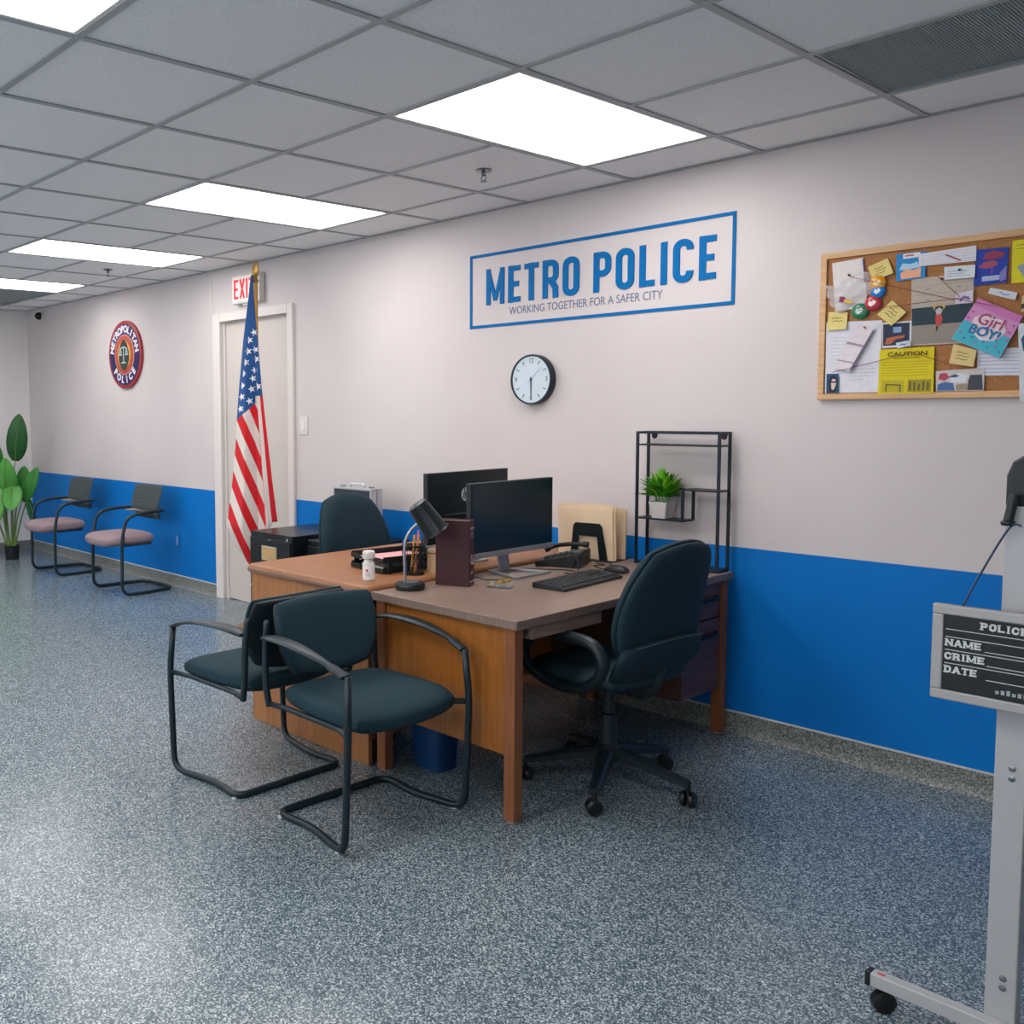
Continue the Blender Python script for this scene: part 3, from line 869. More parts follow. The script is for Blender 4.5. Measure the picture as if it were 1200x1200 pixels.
p = paper('name_tag', [(0.731, 1.856), (0.785, 1.866), (0.786, 1.820), (0.731, 1.821)], '#d4ccda', 'small white tag pinned on the corner of the dancer photograph', 'tag', y=-0.0225, curl=0.003)
p['poly']('purple_scrawl', [(0.2, 0.6), (0.5, 0.3), (0.8, 0.5), (0.85, 0.8), (0.5, 0.6), (0.3, 0.85)], '#7f6a9c')
p = paper('name_strip', [(0.837, 1.869), (0.917, 1.843), (0.912, 1.817), (0.829, 1.849)], '#cfd4dc', 'narrow white name strip tilted above the pink and blue packet', 'paper', y=-0.0185, curl=0.004)
p['poly']('signature', [(0.3, 0.5), (0.42, 0.3), (0.55, 0.55), (0.75, 0.4), (0.75, 0.55), (0.55, 0.72), (0.42, 0.5)], '#6d86b4')
# pink and blue packet
p = paper('paper_packet', [(0.803, 1.835), (0.939, 1.758), (0.877, 1.614), (0.724, 1.694)], '#cf8ec0', 'pink and turquoise paper packet reading Girl and BOY! turned at an angle', 'packet', y=-0.0225, th=0.006, curl=0.006)
p['patch']('turquoise_half', 0.005, 0.995, 0.52, 0.995, '#3fb0c6', 0.0012); p['patch']('pink_flap', 0.005, 0.995, 0.0, 0.16, '#c873b2', 0.0014)
p['poly']('white_panel', [(0.2, 0.66), (0.16, 0.4), (0.3, 0.24), (0.7, 0.24), (0.86, 0.42), (0.8, 0.68), (0.5, 0.8)], '#e6d2dc', 0.0022)
p['text']('script_word', 'Girl', 0.5, 0.36, 0.056, '#a83c66', -0.45, 0.0006); p['text']('bold_word', 'BOY!', 0.5, 0.62, 0.046, '#1d78a6', -0.42, 0.0016)
p['poly']('purple_dot', [(0.47, 0.50), (0.5, 0.46), (0.54, 0.49), (0.51, 0.54)], '#6a3a94', 0.0026)
for i in range(8):
    u = (0.06+0.12*i) % 0.95; v = 0.88 if i % 2 else 0.80
    p['poly']('confetti', [(u, v), (u+0.03, v-0.03), (u+0.06, v), (u+0.03, v+0.03)], '#2a7e9a' if i % 3 else '#a86ab8', 0.002)
for i in range(5):
    u, v = ((0.07, 0.3), (0.05, 0.45), (0.93, 0.26), (0.92, 0.42), (0.95, 0.6))[i]
    p['poly']('confetti', [(u-0.03, v), (u, v-0.03), (u+0.03, v), (u, v+0.03)], '#b05a98', 0.002)
p = paper('lined_sheet', [(0.804, 1.652), (0.958, 1.650), (0.960, 1.552), (0.806, 1.556)], '#d4d6e2', 'white sheet with ruled lines below the packet at the right', 'paper', y=-0.0155, curl=0.002)
p['lines'](0.03, 0.97, [0.2, 0.33, 0.46, 0.6, 0.74, 0.88], '#9fa3b8', 0.025)
p = paper('photo_strip', [(0.676, 1.577), (0.829, 1.584), (0.830, 1.502), (0.679, 1.502)], '#c8c2c0', 'wide photo print of people at the bottom of the board', 'photo', y=-0.0185, curl=0.002)
p['poly']('red_shirt', [(0.05, 0.4), (0.08, 0.14), (0.22, 0.12), (0.28, 0.36), (0.18, 0.5)], '#b0405a'); p['poly']('blue_figure', [(0.02, 0.97), (0.04, 0.66), (0.18, 0.55), (0.36, 0.62), (0.4, 0.97)], '#41679a')
p['poly']('dark_figure', [(0.66, 0.97), (0.68, 0.5), (0.72, 0.28), (0.95, 0.3), (0.98, 0.97)], '#3d434c'); p['poly']('tan_ground', [(0.42, 0.96), (0.42, 0.7), (0.66, 0.66), (0.66, 0.96)], '#9a8a76')
p['poly']('white_figure', [(0.3, 0.6), (0.32, 0.3), (0.5, 0.16), (0.66, 0.3), (0.62, 0.62)], '#d6dbe0', 0.0012); p['poly']('blue_scrawl', [(0.24, 0.34), (0.4, 0.2), (0.5, 0.3), (0.42, 0.36)], '#3c5a8c', 0.0018)
# caution sheet
p = paper('caution_sheet', [(0.483, 1.667), (0.668, 1.669), (0.671, 1.496), (0.481, 1.496)], '#d8c60c', 'bright yellow sheet headed CAUTION at the bottom of the board', 'notice', y=-0.0195, curl=0.004)
p['text']('heading', 'CAUTION', 0.52, 0.13, 0.024, '#4a4414', 0, 0.0003, 1.25)
p['lines'](0.28, 0.76, [0.215], '#4a4414', 0.014); p['lines'](0.06, 0.96, [0.3, 0.36, 0.42, 0.48, 0.54, 0.6], '#a89a10', 0.012, 0.12)
p['patch']('small_picture', 0.06, 0.48, 0.70, 0.97, '#b8aa1c', 0.0006); p['patch']('small_picture', 0.54, 0.96, 0.70, 0.97, '#9c901c', 0.0006)
p['poly']('sketch_line', [(0.14, 0.95), (0.14, 0.78), (0.42, 0.8), (0.42, 0.97), (0.40, 0.97), (0.40, 0.825), (0.16, 0.805), (0.16, 0.95)], '#4c4618', 0.0012)
for i in range(5): p['patch']('sketch_mark', 0.57+0.08*i, 0.60+0.08*i, 0.73+0.03*(i % 3), 0.94, '#5c541c', 0.0012)
# hand photo
p = paper('instant_photo', [(0.488, 1.770), (0.589, 1.771), (0.591, 1.674), (0.491, 1.673)], '#dcdce0', 'white bordered photo of a hand reaching to a blue screen', 'photo', y=-0.0175, curl=0.003)
p['patch']('dark_image', 0.03, 0.93, 0.06, 0.92, '#182644'); p['patch']('blue_screen', 0.38, 0.66, 0.2, 0.42, '#7fa4cc', 0.0014)
p['poly']('hand', [(0.1, 0.86), (0.15, 0.62), (0.5, 0.56), (0.78, 0.54), (0.76, 0.64), (0.45, 0.7), (0.3, 0.86)], '#b0603c', 0.0014)
p = paper('white_label', [(0.540, 1.690), (0.586, 1.697), (0.592, 1.678), (0.546, 1.668)], '#cfd6e0', 'little white label between the hand photo and the yellow caution sheet', 'label', y=-0.0255, curl=0.002)
p['poly']('blue_scrawl', [(0.15, 0.55), (0.4, 0.3), (0.6, 0.5), (0.85, 0.4), (0.6, 0.75), (0.4, 0.6)], '#6a80b4')
# hanging poster at the right edge, in front of the frame
p = paper('character_poster', [(0.925, 1.735), (1.09, 1.73), (1.10, 1.462), (0.940, 1.462)], '#cdd2d8', 'white poster with a dark blue shape hanging over the right board edge', 'poster', y=-0.027, curl=0.003)
p['poly']('dark_blue_shape', [(0.08, 0.35), (0.05, 0.2), (0.2, 0.05), (0.5, 0.1), (0.5, 0.4), (0.2, 0.42)], '#14557e')
p = paper('photo_corner', [(0.93, 1.83), (1.0, 1.84), (1.0, 1.78), (0.93, 1.775)], '#c9bd88', 'pale note edge at the right picture border above the packet', 'paper', y=-0.0165, curl=0.002)
p['patch']('black_band', 0.0, 1.0, 0.5, 0.8, '#202020')
# red threads
def thread(pts, label):
    o = MB().tube([(a, -0.030, b) for a, b in pts], 0.0011, 6).build('red_thread', mat('thread_red', '#8a3844', 0.8), None)
    tag(o, label, 'thread', 'red threads across the cork board')
def thread_px(a, b, label): thread([a, b], label)
thread_px((0.365, 1.962), (0.731, 1.835), 'dark red thread from the wrapped sheet to the tag on the dancer photo')
thread_px((0.345, 1.822), (0.745, 1.840), 'dark red thread running level below the badges to the small tag')
thread_px((0.315, 1.586), (0.590, 1.648), 'dark red thread from the portrait corner up to the caution sheet')
thread_px((0.672, 1.928), (0.745, 1.845), 'dark red thread from the top pin down to the small tag')
thread_px((0.735, 1.838), (0.86, 1.800), 'dark red thread from the small tag across the packet')
thread_px((0.59, 1.655), (0.72, 1.600), 'dark red thread from the caution sheet towards the lower sticky note')

# ================================================================== DESKS
M_wtop = wood('walnut_laminate', '#7d685e', '#8f796d', 'y', 0.33)
M_wedge = wood('walnut_edge', '#6f5d54', '#857269', 'z', 0.5)
M_wleg = wood('walnut_leg', '#7a4a2c', '#8d5836', 'z', 0.4)
M_wpan = wood('walnut_panel', '#86501c', '#9c6026', 'z', 0.35)
M_wdraw = wood('walnut_drawer', '#553632', '#68443d', 'y', 0.4)
M_dark = mat('shadow_metal', '#1a1d20', 0.5)
ax0, ax1, ay0, ay1, az = -0.795, -0.072, -1.530, -0.030, 0.726
DA = thing('office_desk', 'dark walnut desk with square legs and drawers nearest the camera', 'desk', (0, 0, 0))
MB().box(ax0, ax1, ay0, ay1, az-0.032, az).build('desk_top', M_wtop, DA, bevel=0.0015)
ed = MB().box(ax0, ax1, ay0-0.0012, ay0+0.001, az-0.031, az-0.0015).build('front_edge_band', M_wedge, DA)
MB().box(ax1-0.001, ax1+0.0012, ay0, ay1, az-0.031, az-0.0015).build('side_edge_band', M_wedge, DA)
for (lx, ly) in ((ax1-0.062, ay0+0.012), (ax0+0.015, ay0+0.012), (ax1-0.062, ay1-0.056), (ax0+0.015, ay1-0.056)):
    lg = MB().box(lx, lx+0.046, ly, ly+0.046, 0.006, az-0.032).build('leg', M_wleg, DA, bevel=0.002)
    MB().lathe([(0.018, 0.0), (0.018, 0.007)], 14, Matrix.Translation((lx+0.023, ly+0.023, 0))).build('foot_glide', mat('glide', '#b9aa92', 0.5), lg)
MB().box(ax0+0.061, ax1-0.062, ay0+0.024, ay0+0.042, 0.235, az-0.032).build('end_panel', M_wpan, DA)
MB().box(ax1-0.0615, ax1-0.05, ay0+0.0585, ay0+0.075, 0.205, az-0.033).build('inner_post', M_wleg, DA)
MB().box(ax0+0.02, ax0+0.038, ay0+0.06, ay1-0.058, 0.235, az-0.032).build('modesty_panel', M_wpan, DA)
MB().box(ax1-0.055, ax1-0.012, ay0+0.10, ay0+0.52, az-0.082, az-0.033).build('pencil_drawer', M_wtop, DA, bevel=0.002)
pd = MB().box(ax0+0.05, ax1-0.045, -0.400, -0.086, 0.205, az-0.033).build('pedestal', M_wdraw, DA)
M_pull = mat('drawer_pull', '#15161a', 0.35, 0.4)
for (z0, z1) in ((0.535, az-0.040), (0.210, 0.527)):
    d = MB().box(ax1-0.045, ax1-0.026, -0.400, -0.082, z0, z1).build('drawer', M_wdraw, DA, bevel=0.002)
    zc = z1-0.062
    h_ = MB()
    h_.tube(fillet([(ax1-0.026, -0.275, zc), (ax1-0.008, -0.275, zc-0.003), (ax1-0.008, -0.135, zc-0.003), (ax1-0.026, -0.135, zc)], 0.012), 0.006, 8, sy=1.6)
    h_.build('drawer_pull', M_pull, d, smooth=40)

# desk B
M_btop = wood('oak_laminate', '#8a5a36', '#9e6b46', 'y', 0.45)
M_bside = wood('oak_panel', '#94603a', '#a87448', 'z', 0.4)
M_bedge = wood('oak_bullnose', '#7c5848', '#8f6b58', 'x', 0.3)
b_x0, b_x1, b_y0, b_y1, bz = -1.638, -0.812, -1.545, -0.04, 0.742
DB = thing('office_desk', 'lighter oak coloured desk with rounded front edge standing behind the walnut desk', 'desk', (0, 0, 0))
tp = MB().prism(rrect(b_x0, b_x1, b_y0, b_y1, 0.03), bz-0.042, bz).build('desk_top', M_btop, DB, bevel=0.016, seg=4, smooth=50)
bn = MB().prism(rrect(b_x0-0.002, b_x1+0.002, b_y0-0.002, b_y0+0.06, 0.02), bz-0.041, bz-0.008).build('bullnose_edge', M_bedge, DB, bevel=0.014, seg=4, smooth=50)
MB().box(b_x0+0.012, b_x1-0.012, b_y0+0.02, b_y0+0.042, 0.0, bz-0.042).build('end_panel', M_bside, DB, bevel=0.002)
MB().box(b_x0+0.012, b_x1-0.012, b_y1-0.042, b_y1-0.02, 0.0, bz-0.042).build('end_panel', M_bside, DB, bevel=0.002)
MB().box(b_x1-0.05, b_x1-0.03, b_y0+0.042, b_y1-0.042, 0.18, bz-0.042).build('modesty_panel', M_bside, DB)
MB().box(b_x0+0.03, b_x1-0.06, b_y0+0.043, b_y0+0.42, 0.08, bz-0.043).build('pedestal', M_bside, DB)

# ================================================================== GUEST CHAIRS (black)
M_fab = mat('black_fabric', '#1a343e', 0.8, var=0.12, vscale=300, bump=0.2, bscale=900, spec=0.3)
M_tube = mat('black_powder_coat', '#10232c', 0.38, 0.1)
M_arm = mat('black_arm_plastic', '#1c2b33', 0.42)
M_shell = mat('black_shell', '#0c1b22', 0.5)
def guest_chair(label):
    # faces +x, origin on the floor under the seat centre
    t = thing('guest_chair', label, 'chair', (0, 0, 0), 0, 'black cantilever guest chairs')
    W2 = 0.285
    path = [(0.222, -W2+0.01, 0.60), (0.235, -W2, 0.42), (0.215, -W2, 0.0135), (-0.02, -W2+0.045, 0.0135), (-0.185, -W2+0.02, 0.0135)]
    full = path+[(a, -b, c) for a, b, c in reversed(path)]
    MB().tube(fillet(full, 0.06, 7), 0.0128, 12).build('frame_tube', M_tube, t, smooth=True)
    for s in (-1, 1):
        MB().lathe([(0.010, 0.0), (0.010, 0.006)], 10, Matrix.Translation((-0.165, s*(W2-0.022), 0))).build('glide', mat('clear_glide', '#c9ccc9', 0.4), t)
        MB().lathe([(0.010, 0.0), (0.010, 0.006)], 10, Matrix.Translation((0.17, s*(W2-0.008), 0))).build('glide', mat('clear_glide', '#c9ccc9', 0.4), t)
    # seat
    def seat(u, v):
        x = 0.235*u+0.008; y = 0.262*v*(1-0.05*(1-u))
        z = 0.43-0.03*max(0, u-0.55)**1.5*2+0.006*v*v-0.012*(1-v*v)*(1-u*u)*0
        return Vector((x, y, z)), Vector((0, 0, 1))
    MB().pad(seat, 0.038, 0.044, 24, 24, 0.40, 8, 0.28).build('seat', M_fab, t, smooth=True)
    for s in (-1, 1): MB().tube([(0.228, s*W2, 0.41), (0.14, s*0.245, 0.400), (-0.15, s*0.245, 0.400), (-0.235, s*0.262, 0.40)], 0.0105, 8).build('seat_rail', M_tube, t, smooth=True)
    # backrest: winged pad, dished
    def back(u, v):
        hwid = 0.232+0.028*v
        if v > 0.5: hwid += 0.03*(v-0.5)
        y = hwid*u
        z = 0.625+0.150*v+(0.018*abs(u)**2.5)*max(0, v)-0.012*(1-u*u)*max(0, v)
        x = -0.235-0.03*v+0.035*u*u
        n_ = Vector((1, -0.28*u, 0.15)).normalized()
        return Vector((x, y, z)), n_
    MB().pad(back, 0.028, 0.006, 24, 24, 0.58, 8, 0.2).build('backrest', M_fab, t, smooth=True)
    def backs(u, v):
        p, n_ = back(u*0.975, v*0.975)
        return p-n_*0.006, n_
    MB().pad(backs, 0.0, 0.022, 24, 24, 0.58, 8, 0.5).build('back_shell', M_shell, t, smooth=True)
    for s in (-1, 1):
        MB().tube(spline([(-0.228, s*0.262, 0.392), (-0.243, s*0.264, 0.47), (-0.247, s*0.262, 0.60), (-0.250, s*0.252, 0.70)], 5), [0.013]*15+[0.009], 10).build('back_post', M_tube, t, smooth=True)
        # curved arm: thin at the back, broad paddle, drops to the front leg
        ctr = spline([(-0.245, s*0.266, 0.640), (-0.16, s*0.285, 0.655), (-0.02, s*0.292, 0.652), (0.12, s*0.288, 0.628), (0.215, s*0.277, 0.597)], 6)
        mb = MB()
        vs = []; fs = []
        N = len(ctr)
        for i, c in enumerate(ctr):
            f = i/(N-1)
            wd = 0.013+0.019*math.sin(PI*min(1, f*1.15+0.12))**0.8
            if f > 0.8: wd = max(0.021, wd)
            tk = 0.0075
            tg = (ctr[min(i+1, N-1)]-ctr[max(i-1, 0)]).normalized()
            nrm = Vector((-tg.z, 0, tg.x))
            if nrm.z < 0: nrm = -nrm
            sd = Vector((0, 1, 0))
            for a in range(10):
                an = 2*PI*a/10
                ca, sa = math.cos(an), math.sin(an)
                vs.append(c+sd*wd*math.copysign(abs(ca)**0.6, ca)+nrm*tk*math.copysign(abs(sa)**0.6, sa))
        for i in range(N-1):
            for a in range(10):
                b = (a+1) % 10
                fs.append((i*10+a, i*10+b, (i+1)*10+b, (i+1)*10+a))
        fs.append(tuple(range(10))); fs.append(tuple(range((N-1)*10, N*10)))
        mb.add(vs, fs)
        mb.build('armrest', M_arm, t, smooth=60)
    return t
g1 = guest_chair('black guest chair facing the camera side, in front of the walnut desk')
g1.location = (-0.495, -1.842, 0); g1.rotation_euler = (0, 0, math.radians(-1))
g2 = dup(g1, (-1.078, -1.874, 0), math.radians(180+1), 'black guest chair turned away to the left, its back against the other one')

# ================================================================== OFFICE CHAIRS
M_ofab = mat('navy_black_fabric', '#122b35', 0.75, var=0.12, vscale=300, bump=0.2, bscale=800, spec=0.35)
M_opl = mat('office_chair_plastic', '#0f1d24', 0.42)
def office_chair(label, base_rot):
    # faces +x
    t = thing('office_chair', label, 'chair', (0, 0, 0), 0, 'swivel office chairs')
    for i in range(5):
        a = base_rot+i*2*PI/5
        R = Matrix.Rotation(a, 4, 'Z')
        mb = MB()
        prof = [(0.03, 0.135, 0.040, 0.028), (0.12, 0.122, 0.034, 0.024), (0.24, 0.098, 0.028, 0.020), (0.315, 0.084, 0.024, 0.016)]
        vs = []; fs = []
        for (x, z, w_, h_) in prof:
            for (dy, dz) in ((-1, -1), (1, -1), (1, 0.4), (0.5, 1), (-0.5, 1), (-1, 0.4)):
                vs.append(R @ Vector((x, dy*w_*0.75, z+dz*h_*0.7)))
        for q in range(len(prof)-1):
            for k in range(6):
                l = (k+1) % 6
                fs.append((q*6+k, q*6+l, q*6+6+l, q*6+6+k))
        fs.append(tuple(range(6))); fs.append(tuple(range(18, 24)))
        mb.add(vs, fs)
        leg = mb.build('base_leg', M_opl, t, smooth=35)
        cs = MB()
        C = R @ Matrix.Translation((0.312, 0, 0))
        RX = Matrix.Rotation(a*1.7+0.6, 4, 'Z')
        for s in (-1, 1):
            cs.lathe([(0.020, s*0.006), (0.0285, s*0.009), (0.029, s*0.018), (0.022, s*0.026)], 18,
                     Matrix.Translation(C.translation+Vector((0, 0, 0.029))) @ RX @ Matrix.Rotation(PI/2, 4, 'X'))
        cs.tube([C.translation+Vector((0, 0, 0.03)), C.translation+Vector((0, 0, 0.085))], 0.009, 8)
        cs.build('caster', mat('caster_black', '#0e1214', 0.35), leg, smooth=40)
    MB().lathe([(0.052, 0.105), (0.050, 0.15), (0.034, 0.165), (0.030, 0.28), (0.022, 0.285), (0.019, 0.40)], 22).build('gas_column', M_opl, t, smooth=40)
    MB().box(-0.11, 0.11, -0.07, 0.07, 0.385, 0.42).build('seat_mechanism', M_opl, t, bevel=0.01)
    def seat(u, v):
        return Vector((0.245*u+0.03, 0.255*v*(1-0.05*(1+u)), 0.455-0.035*max(0, u-0.5)**2*2)), Vector((0, 0, 1))
    MB().pad(seat, 0.045, 0.035, 18, 18, 0.45, 5).build('seat', M_ofab, t, smooth=True)
    # tall tapered backrest, curved
    def back(u, v):
        vv = (v+1)/2
        hwid = 0.255-0.075*vv**2.2-0.05*max(0, 0.3-vv)
        y = hwid*u
        z = 0.52+0.465*vv
        x = -0.205-0.12*vv+0.055*math.sin(vv*PI)*0.4+0.028*u*u
        n_ = Vector((1, -0.22*u, 0.22)).normalized()
        return Vector((x, y, z)), n_
    MB().pad(back, 0.050, 0.012, 24, 26, 0.52, 6).build('backrest', M_ofab, t, smooth=True)
    def shell(u, v):
        p, n_ = back(u*0.985, v*0.985)
        return p-n_*0.012, n_
    MB().pad(shell, 0.004, 0.030, 24, 26, 0.52, 7).build('back_cover', M_ofab, t, smooth=True)
    def low(u, v):
        vv = (v+1)/2
        hwid = 0.246-0.06*(1-vv)**2
        x = -0.213+0.028*u*u-0.040*vv+0.075*(1-vv)**2
        return Vector((x, hwid*u, 0.425+0.205*vv-0.02*u*u*vv)), Vector((-1, 0.2*u, -0.1)).normalized()
    MB().pad(low, 0.034, 0.02, 20, 18, 0.34, 8, 0.2).build('lumbar_shell', M_ofab, t, smooth=True)
    MB().tube([low(u_/10, 0.93)[0]+Vector((-0.033, 0, 0.002)) for u_ in range(-8, 9)], 0.003, 6).build('piping', mat('chair_piping', '#33505a', 0.6), t, smooth=True)
    MB().tube(spline([(-0.08, 0, 0.40), (-0.14, 0, 0.40), (-0.19, 0, 0.44), (-0.215, 0, 0.54)], 5), 0.022, 10, sy=1.5).build('back_bar', M_opl, t, smooth=True)
    for s in (-1, 1):
        lp = [(-0.165, s*0.275, 0.50), (-0.185, s*0.28, 0.56), (-0.14, s*0.285, 0.618), (-0.02, s*0.285, 0.628), (0.10, s*0.283, 0.615),
              (0.175, s*0.28, 0.55), (0.165, s*0.27, 0.48), (0.09, s*0.255, 0.435), (0.0, s*0.25, 0.425), (-0.10, s*0.26, 0.45)]
        pl = spline(lp+lp[:1], 5)[:-1]
        MB().tube(pl, 0.0235, 12, True, 0.85).build('arm_loop', M_opl, t, smooth=True)
    return t
oc1 = office_chair('dark swivel office chair with looped arms pulled up to the walnut desk', math.radians(6.4-176))
oc1.location = (-0.09, -0.945, 0); oc1.rotation_euler = (0, 0, math.radians(176))
for c in oc1.children:
    pass
oc2 = dup(oc1, (-1.74, -0.585, 0), math.radians(-4), 'dark swivel office chair behind the oak desk, only its backrest showing')

# ================================================================== WAITING CHAIRS
M_mauve = mat('mauve_fabric', '#8d7b80', 0.85, var=0.08, vscale=200, bump=0.2, bscale=700)
M_mesh = mat('grey_mesh_back', '#3b4446', 0.7, var=0.35, vscale=220, bump=0.5, bscale=260)
M_wt = mat('waiting_chair_tube', '#14262f', 0.4)
def waiting_chair(label):
    # faces -y, origin on the floor
    t = thing('waiting_chair', label, 'chair', (0, 0, 0), 0, 'waiting chairs along the blue wall')
    W2 = 0.25
    side = [(-0.12, 0.17, 0.655), (-W2+0.01, 0.15, 0.655), (-W2, -0.04, 0.655), (-W2, -0.20, 0.63), (-W2, -0.245, 0.45), (-W2, -0.25, 0.014), (-W2, 0.0, 0.014), (-W2+0.03, 0.23, 0.014)]
    full = [side[0]]+side[1:]
    full = full+[(-a, b, c) for a, b, c in reversed(full)]
    MB().tube(fillet(full, 0.085, 8), 0.0135, 12).build('frame_tube', M_wt, t, smooth=True)
    def seat(u, v):
        return Vector((0.238*u, 0.235*v-0.135, 0.445-0.02*max(0, -v-0.4)**2*2)), Vector((0, 0, 1))
    MB().pad(seat, 0.042, 0.052, 22, 22, 0.5, 7, 0.2).build('seat', M_mauve, t, smooth=True)
    MB().box(-0.236, 0.236, -0.215, 0.03, 0.392, 0.412).build('seat_bracket', M_wt, t, bevel=0.004)
    def back(u, v):
        return Vector((0.222*u*(1+0.03*v), 0.165+0.03*v-0.045*u*u, 0.745+0.105*v)), Vector((0.35*u, -1, 0.2)).normalized()
    MB().pad(back, 0.012, 0.010, 16, 14, 0.15, 8).build('mesh_back', M_mesh, t, smooth=True)
    ribs = MB()
    for j in range(7):
        v = -0.8+1.6*j/6
        ribs.tube([back(u, v)[0]+Vector((0, -0.012, 0)) for u in [-0.9+1.8*i/12 for i in range(13)]], 0.0016, 6)
    ribs.build('back_ribs', mat('mesh_rib', '#4a5456', 0.6), t, smooth=True)
    def rim(u, v):
        return Vector((0.25*u, 0.168-0.105*u*u+0.022*v, 0.637)), Vector((0, 0, 1))
    MB().pad(rim, 0.010, 0.016, 18, 6, 0.1, 6).build('lumbar_rim', mat('rim_grey', '#8b8684', 0.5), t, smooth=True)
    def cup(u, v):
        return Vector((0.20*u, 0.185-0.06*u*u, 0.605+0.028*v-0.012*(1-u*u))), Vector((0, -1, 0))
    MB().pad(cup, 0.012, 0.014, 14, 8, 0.5, 5).build('lumbar_cup', M_wt, t, smooth=True)
    return t
w1 = waiting_chair('mauve seated waiting chair nearer the door on the blue wall')
w1.location = (-4.92, -0.335, 0)
w2 = dup(w1, (-6.13, -0.345, 0), 0, 'mauve seated waiting chair beside the tall plant')

# ================================================================== FLAG
FX, FY = -3.14, -0.37
R_ = Vector((0.628, 0.778, 0)); Fd = Vector((0.778, -0.628, 0))        # across the folds / towards the room
M_pole = mat('flagpole_oak', '#a8792c', 0.35)
M_brass = mat('brass', '#b08d52', 0.3, 0.8)
t = thing('flag', 'stars and stripes flag hanging on a wooden pole before the door', 'flag', (FX, FY, 0))
MB().lathe([(0.15, 0), (0.15, 0.012), (0.05, 0.05), (0.02, 0.08), (0.02, 0.11)], 28).build('stand_base', M_brass, t, smooth=40)
MB().lathe([(0.0135, 0.09), (0.0135, 2.30)], 14).build('pole', M_pole, t, smooth=40)
MB().lathe([(0.016, 2.292), (0.024, 2.305), (0.014, 2.318), (0.017, 2.325), (0.012, 2.335)], 16).build('ferrule', M_brass, t, smooth=40)
# eagle-like spear finial
MB().pad(lambda u, v: (Vector((0, 0, 2.385))+R_*(0.022*u*(1-0.45*v)+0.004*v)+Vector((0, 0, 0.055*v)), Fd), 0.010, 0.010, 12, 14, 0.7, 2.5).build('finial', M_brass, t, smooth=True)

def lerp_tab(tab, z):
    if z >= tab[0][0]: return tab[0][1]
    for (z0, a), (z1, b) in zip(tab, tab[1:]):
        if z >= z1: return a+(b-a)*(z0-z)/(z0-z1)
    return tab[-1][1]
S = 178.0
def zz(y): return (561.1-y)/S+1.0
LEFT = [(zz(y), (x-(302.5-(561-y)*0.012))/S) for y, x in ((322, 294.5), (345, 292), (400, 285.5), (450, 281), (490, 278), (520, 276.5), (560, 273), (600, 268), (616, 266.5), (640, 276), (662, 292), (680, 304))]
RIGHT = [(zz(y), (x-(302.5-(561-y)*0.012))/S) for y, x in ((322, 297), (345, 297.6), (375, 299.8), (400, 302.4), (450, 306.5), (490, 311), (520, 314.5), (560, 319), (600, 324), (613, 326), (640, 322), (662, 318), (680, 316))]
ZT, ZB = zz(323), zz(676)
NU, NV = 60, 110
def flag_pt(u, z, off=0.0):
    a = lerp_tab(LEFT, z); b = lerp_tab(RIGHT, z)
    wd = b-a
    # three pleats: broad front left, middle, narrow right
    dep = 0.9*wd*(0.5-abs(u-0.30)*1.1) if u < 0.62 else 0.9*wd*(0.5-0.352-0.0+ (u-0.62)*0.9 if u < 0.80 else 0.5-0.352+0.162-(u-0.80)*1.2)
    dep += 0.012*math.sin(9*u+4.0*z)
    bow = 0.25*wd*math.sin(PI*min(1, u/0.62))*0.4
    return R_*(a+wd*u)+Fd*(0.018+dep*0.55+bow+off)+Vector((0, 0, z))
fv = []; uv = []
for i in range(NU+1):
    for j in range(NV+1):
        u = i/NU
        zb = ZB if u < 0.62 else ZB+(zz(612)-ZB)*min(1, (u-0.62)/0.28)**0.5
        z = ZT+(zb-ZT)*j/NV
        fv.append(flag_pt(u, z)); 
        xpx = lerp_tab(LEFT, z)+(lerp_tab(RIGHT, z)-lerp_tab(LEFT, z))*u
        if u <= 0.78: c = (zz(512)-(z+2.44*(xpx-lerp_tab(LEFT, zz(512)))))/(48/S)
        else: c = 6.0+(u-0.885)*4.4
        lim = zz(492)+0.9*(xpx-(278-302.5)/S)
        if u > 0.70: lim = zz(463)
        uv.append((c, (z-lim)))
ff = []
for i in range(NU):
    for j in range(NV):
        a = i*(NV+1)+j
        ff.append((a, a+NV+1, a+NV+2, a+1))
me = bpy.data.meshes.new('flag_cloth'); me.from_pydata([tuple(p) for p in fv], [], ff); me.update()
ul = me.uv_layers.new(name='stripes')
for p_ in me.polygons:
    for li in p_.loop_indices: ul.data[li].uv = uv[me.loops[li].vertex_index]
fm = bpy.data.materials.new('printed_flag_cloth'); fm.use_nodes = True
nt = fm.node_tree; bs = nt.nodes['Principled BSDF']; bs.inputs['Roughness'].default_value = 0.7
un = nt.nodes.new('ShaderNodeUVMap'); un.uv_map = 'stripes'
sp = nt.nodes.new('ShaderNodeSeparateXYZ'); nt.links.new(un.outputs[0], sp.inputs[0])
fr = nt.nodes.new('ShaderNodeMath'); fr.operation = 'FRACT'; nt.links.new(sp.outputs[0], fr.inputs[0])
lt = nt.nodes.new('ShaderNodeMath'); lt.operation = 'LESS_THAN'; lt.inputs[1].default_value = 0.5; nt.links.new(fr.outputs[0], lt.inputs[0])
m1 = nt.nodes.new('ShaderNodeMix'); m1.data_type = 'RGBA'; nt.links.new(lt.outputs[0], m1.inputs[0])
m1.inputs[6].default_value = lin('#d8cfc8'); m1.inputs[7].default_value = lin('#cc0a1a')
gt = nt.nodes.new('ShaderNodeMath'); gt.operation = 'GREATER_THAN'; gt.inputs[1].default_value = 0; nt.links.new(sp.outputs[1], gt.inputs[0])
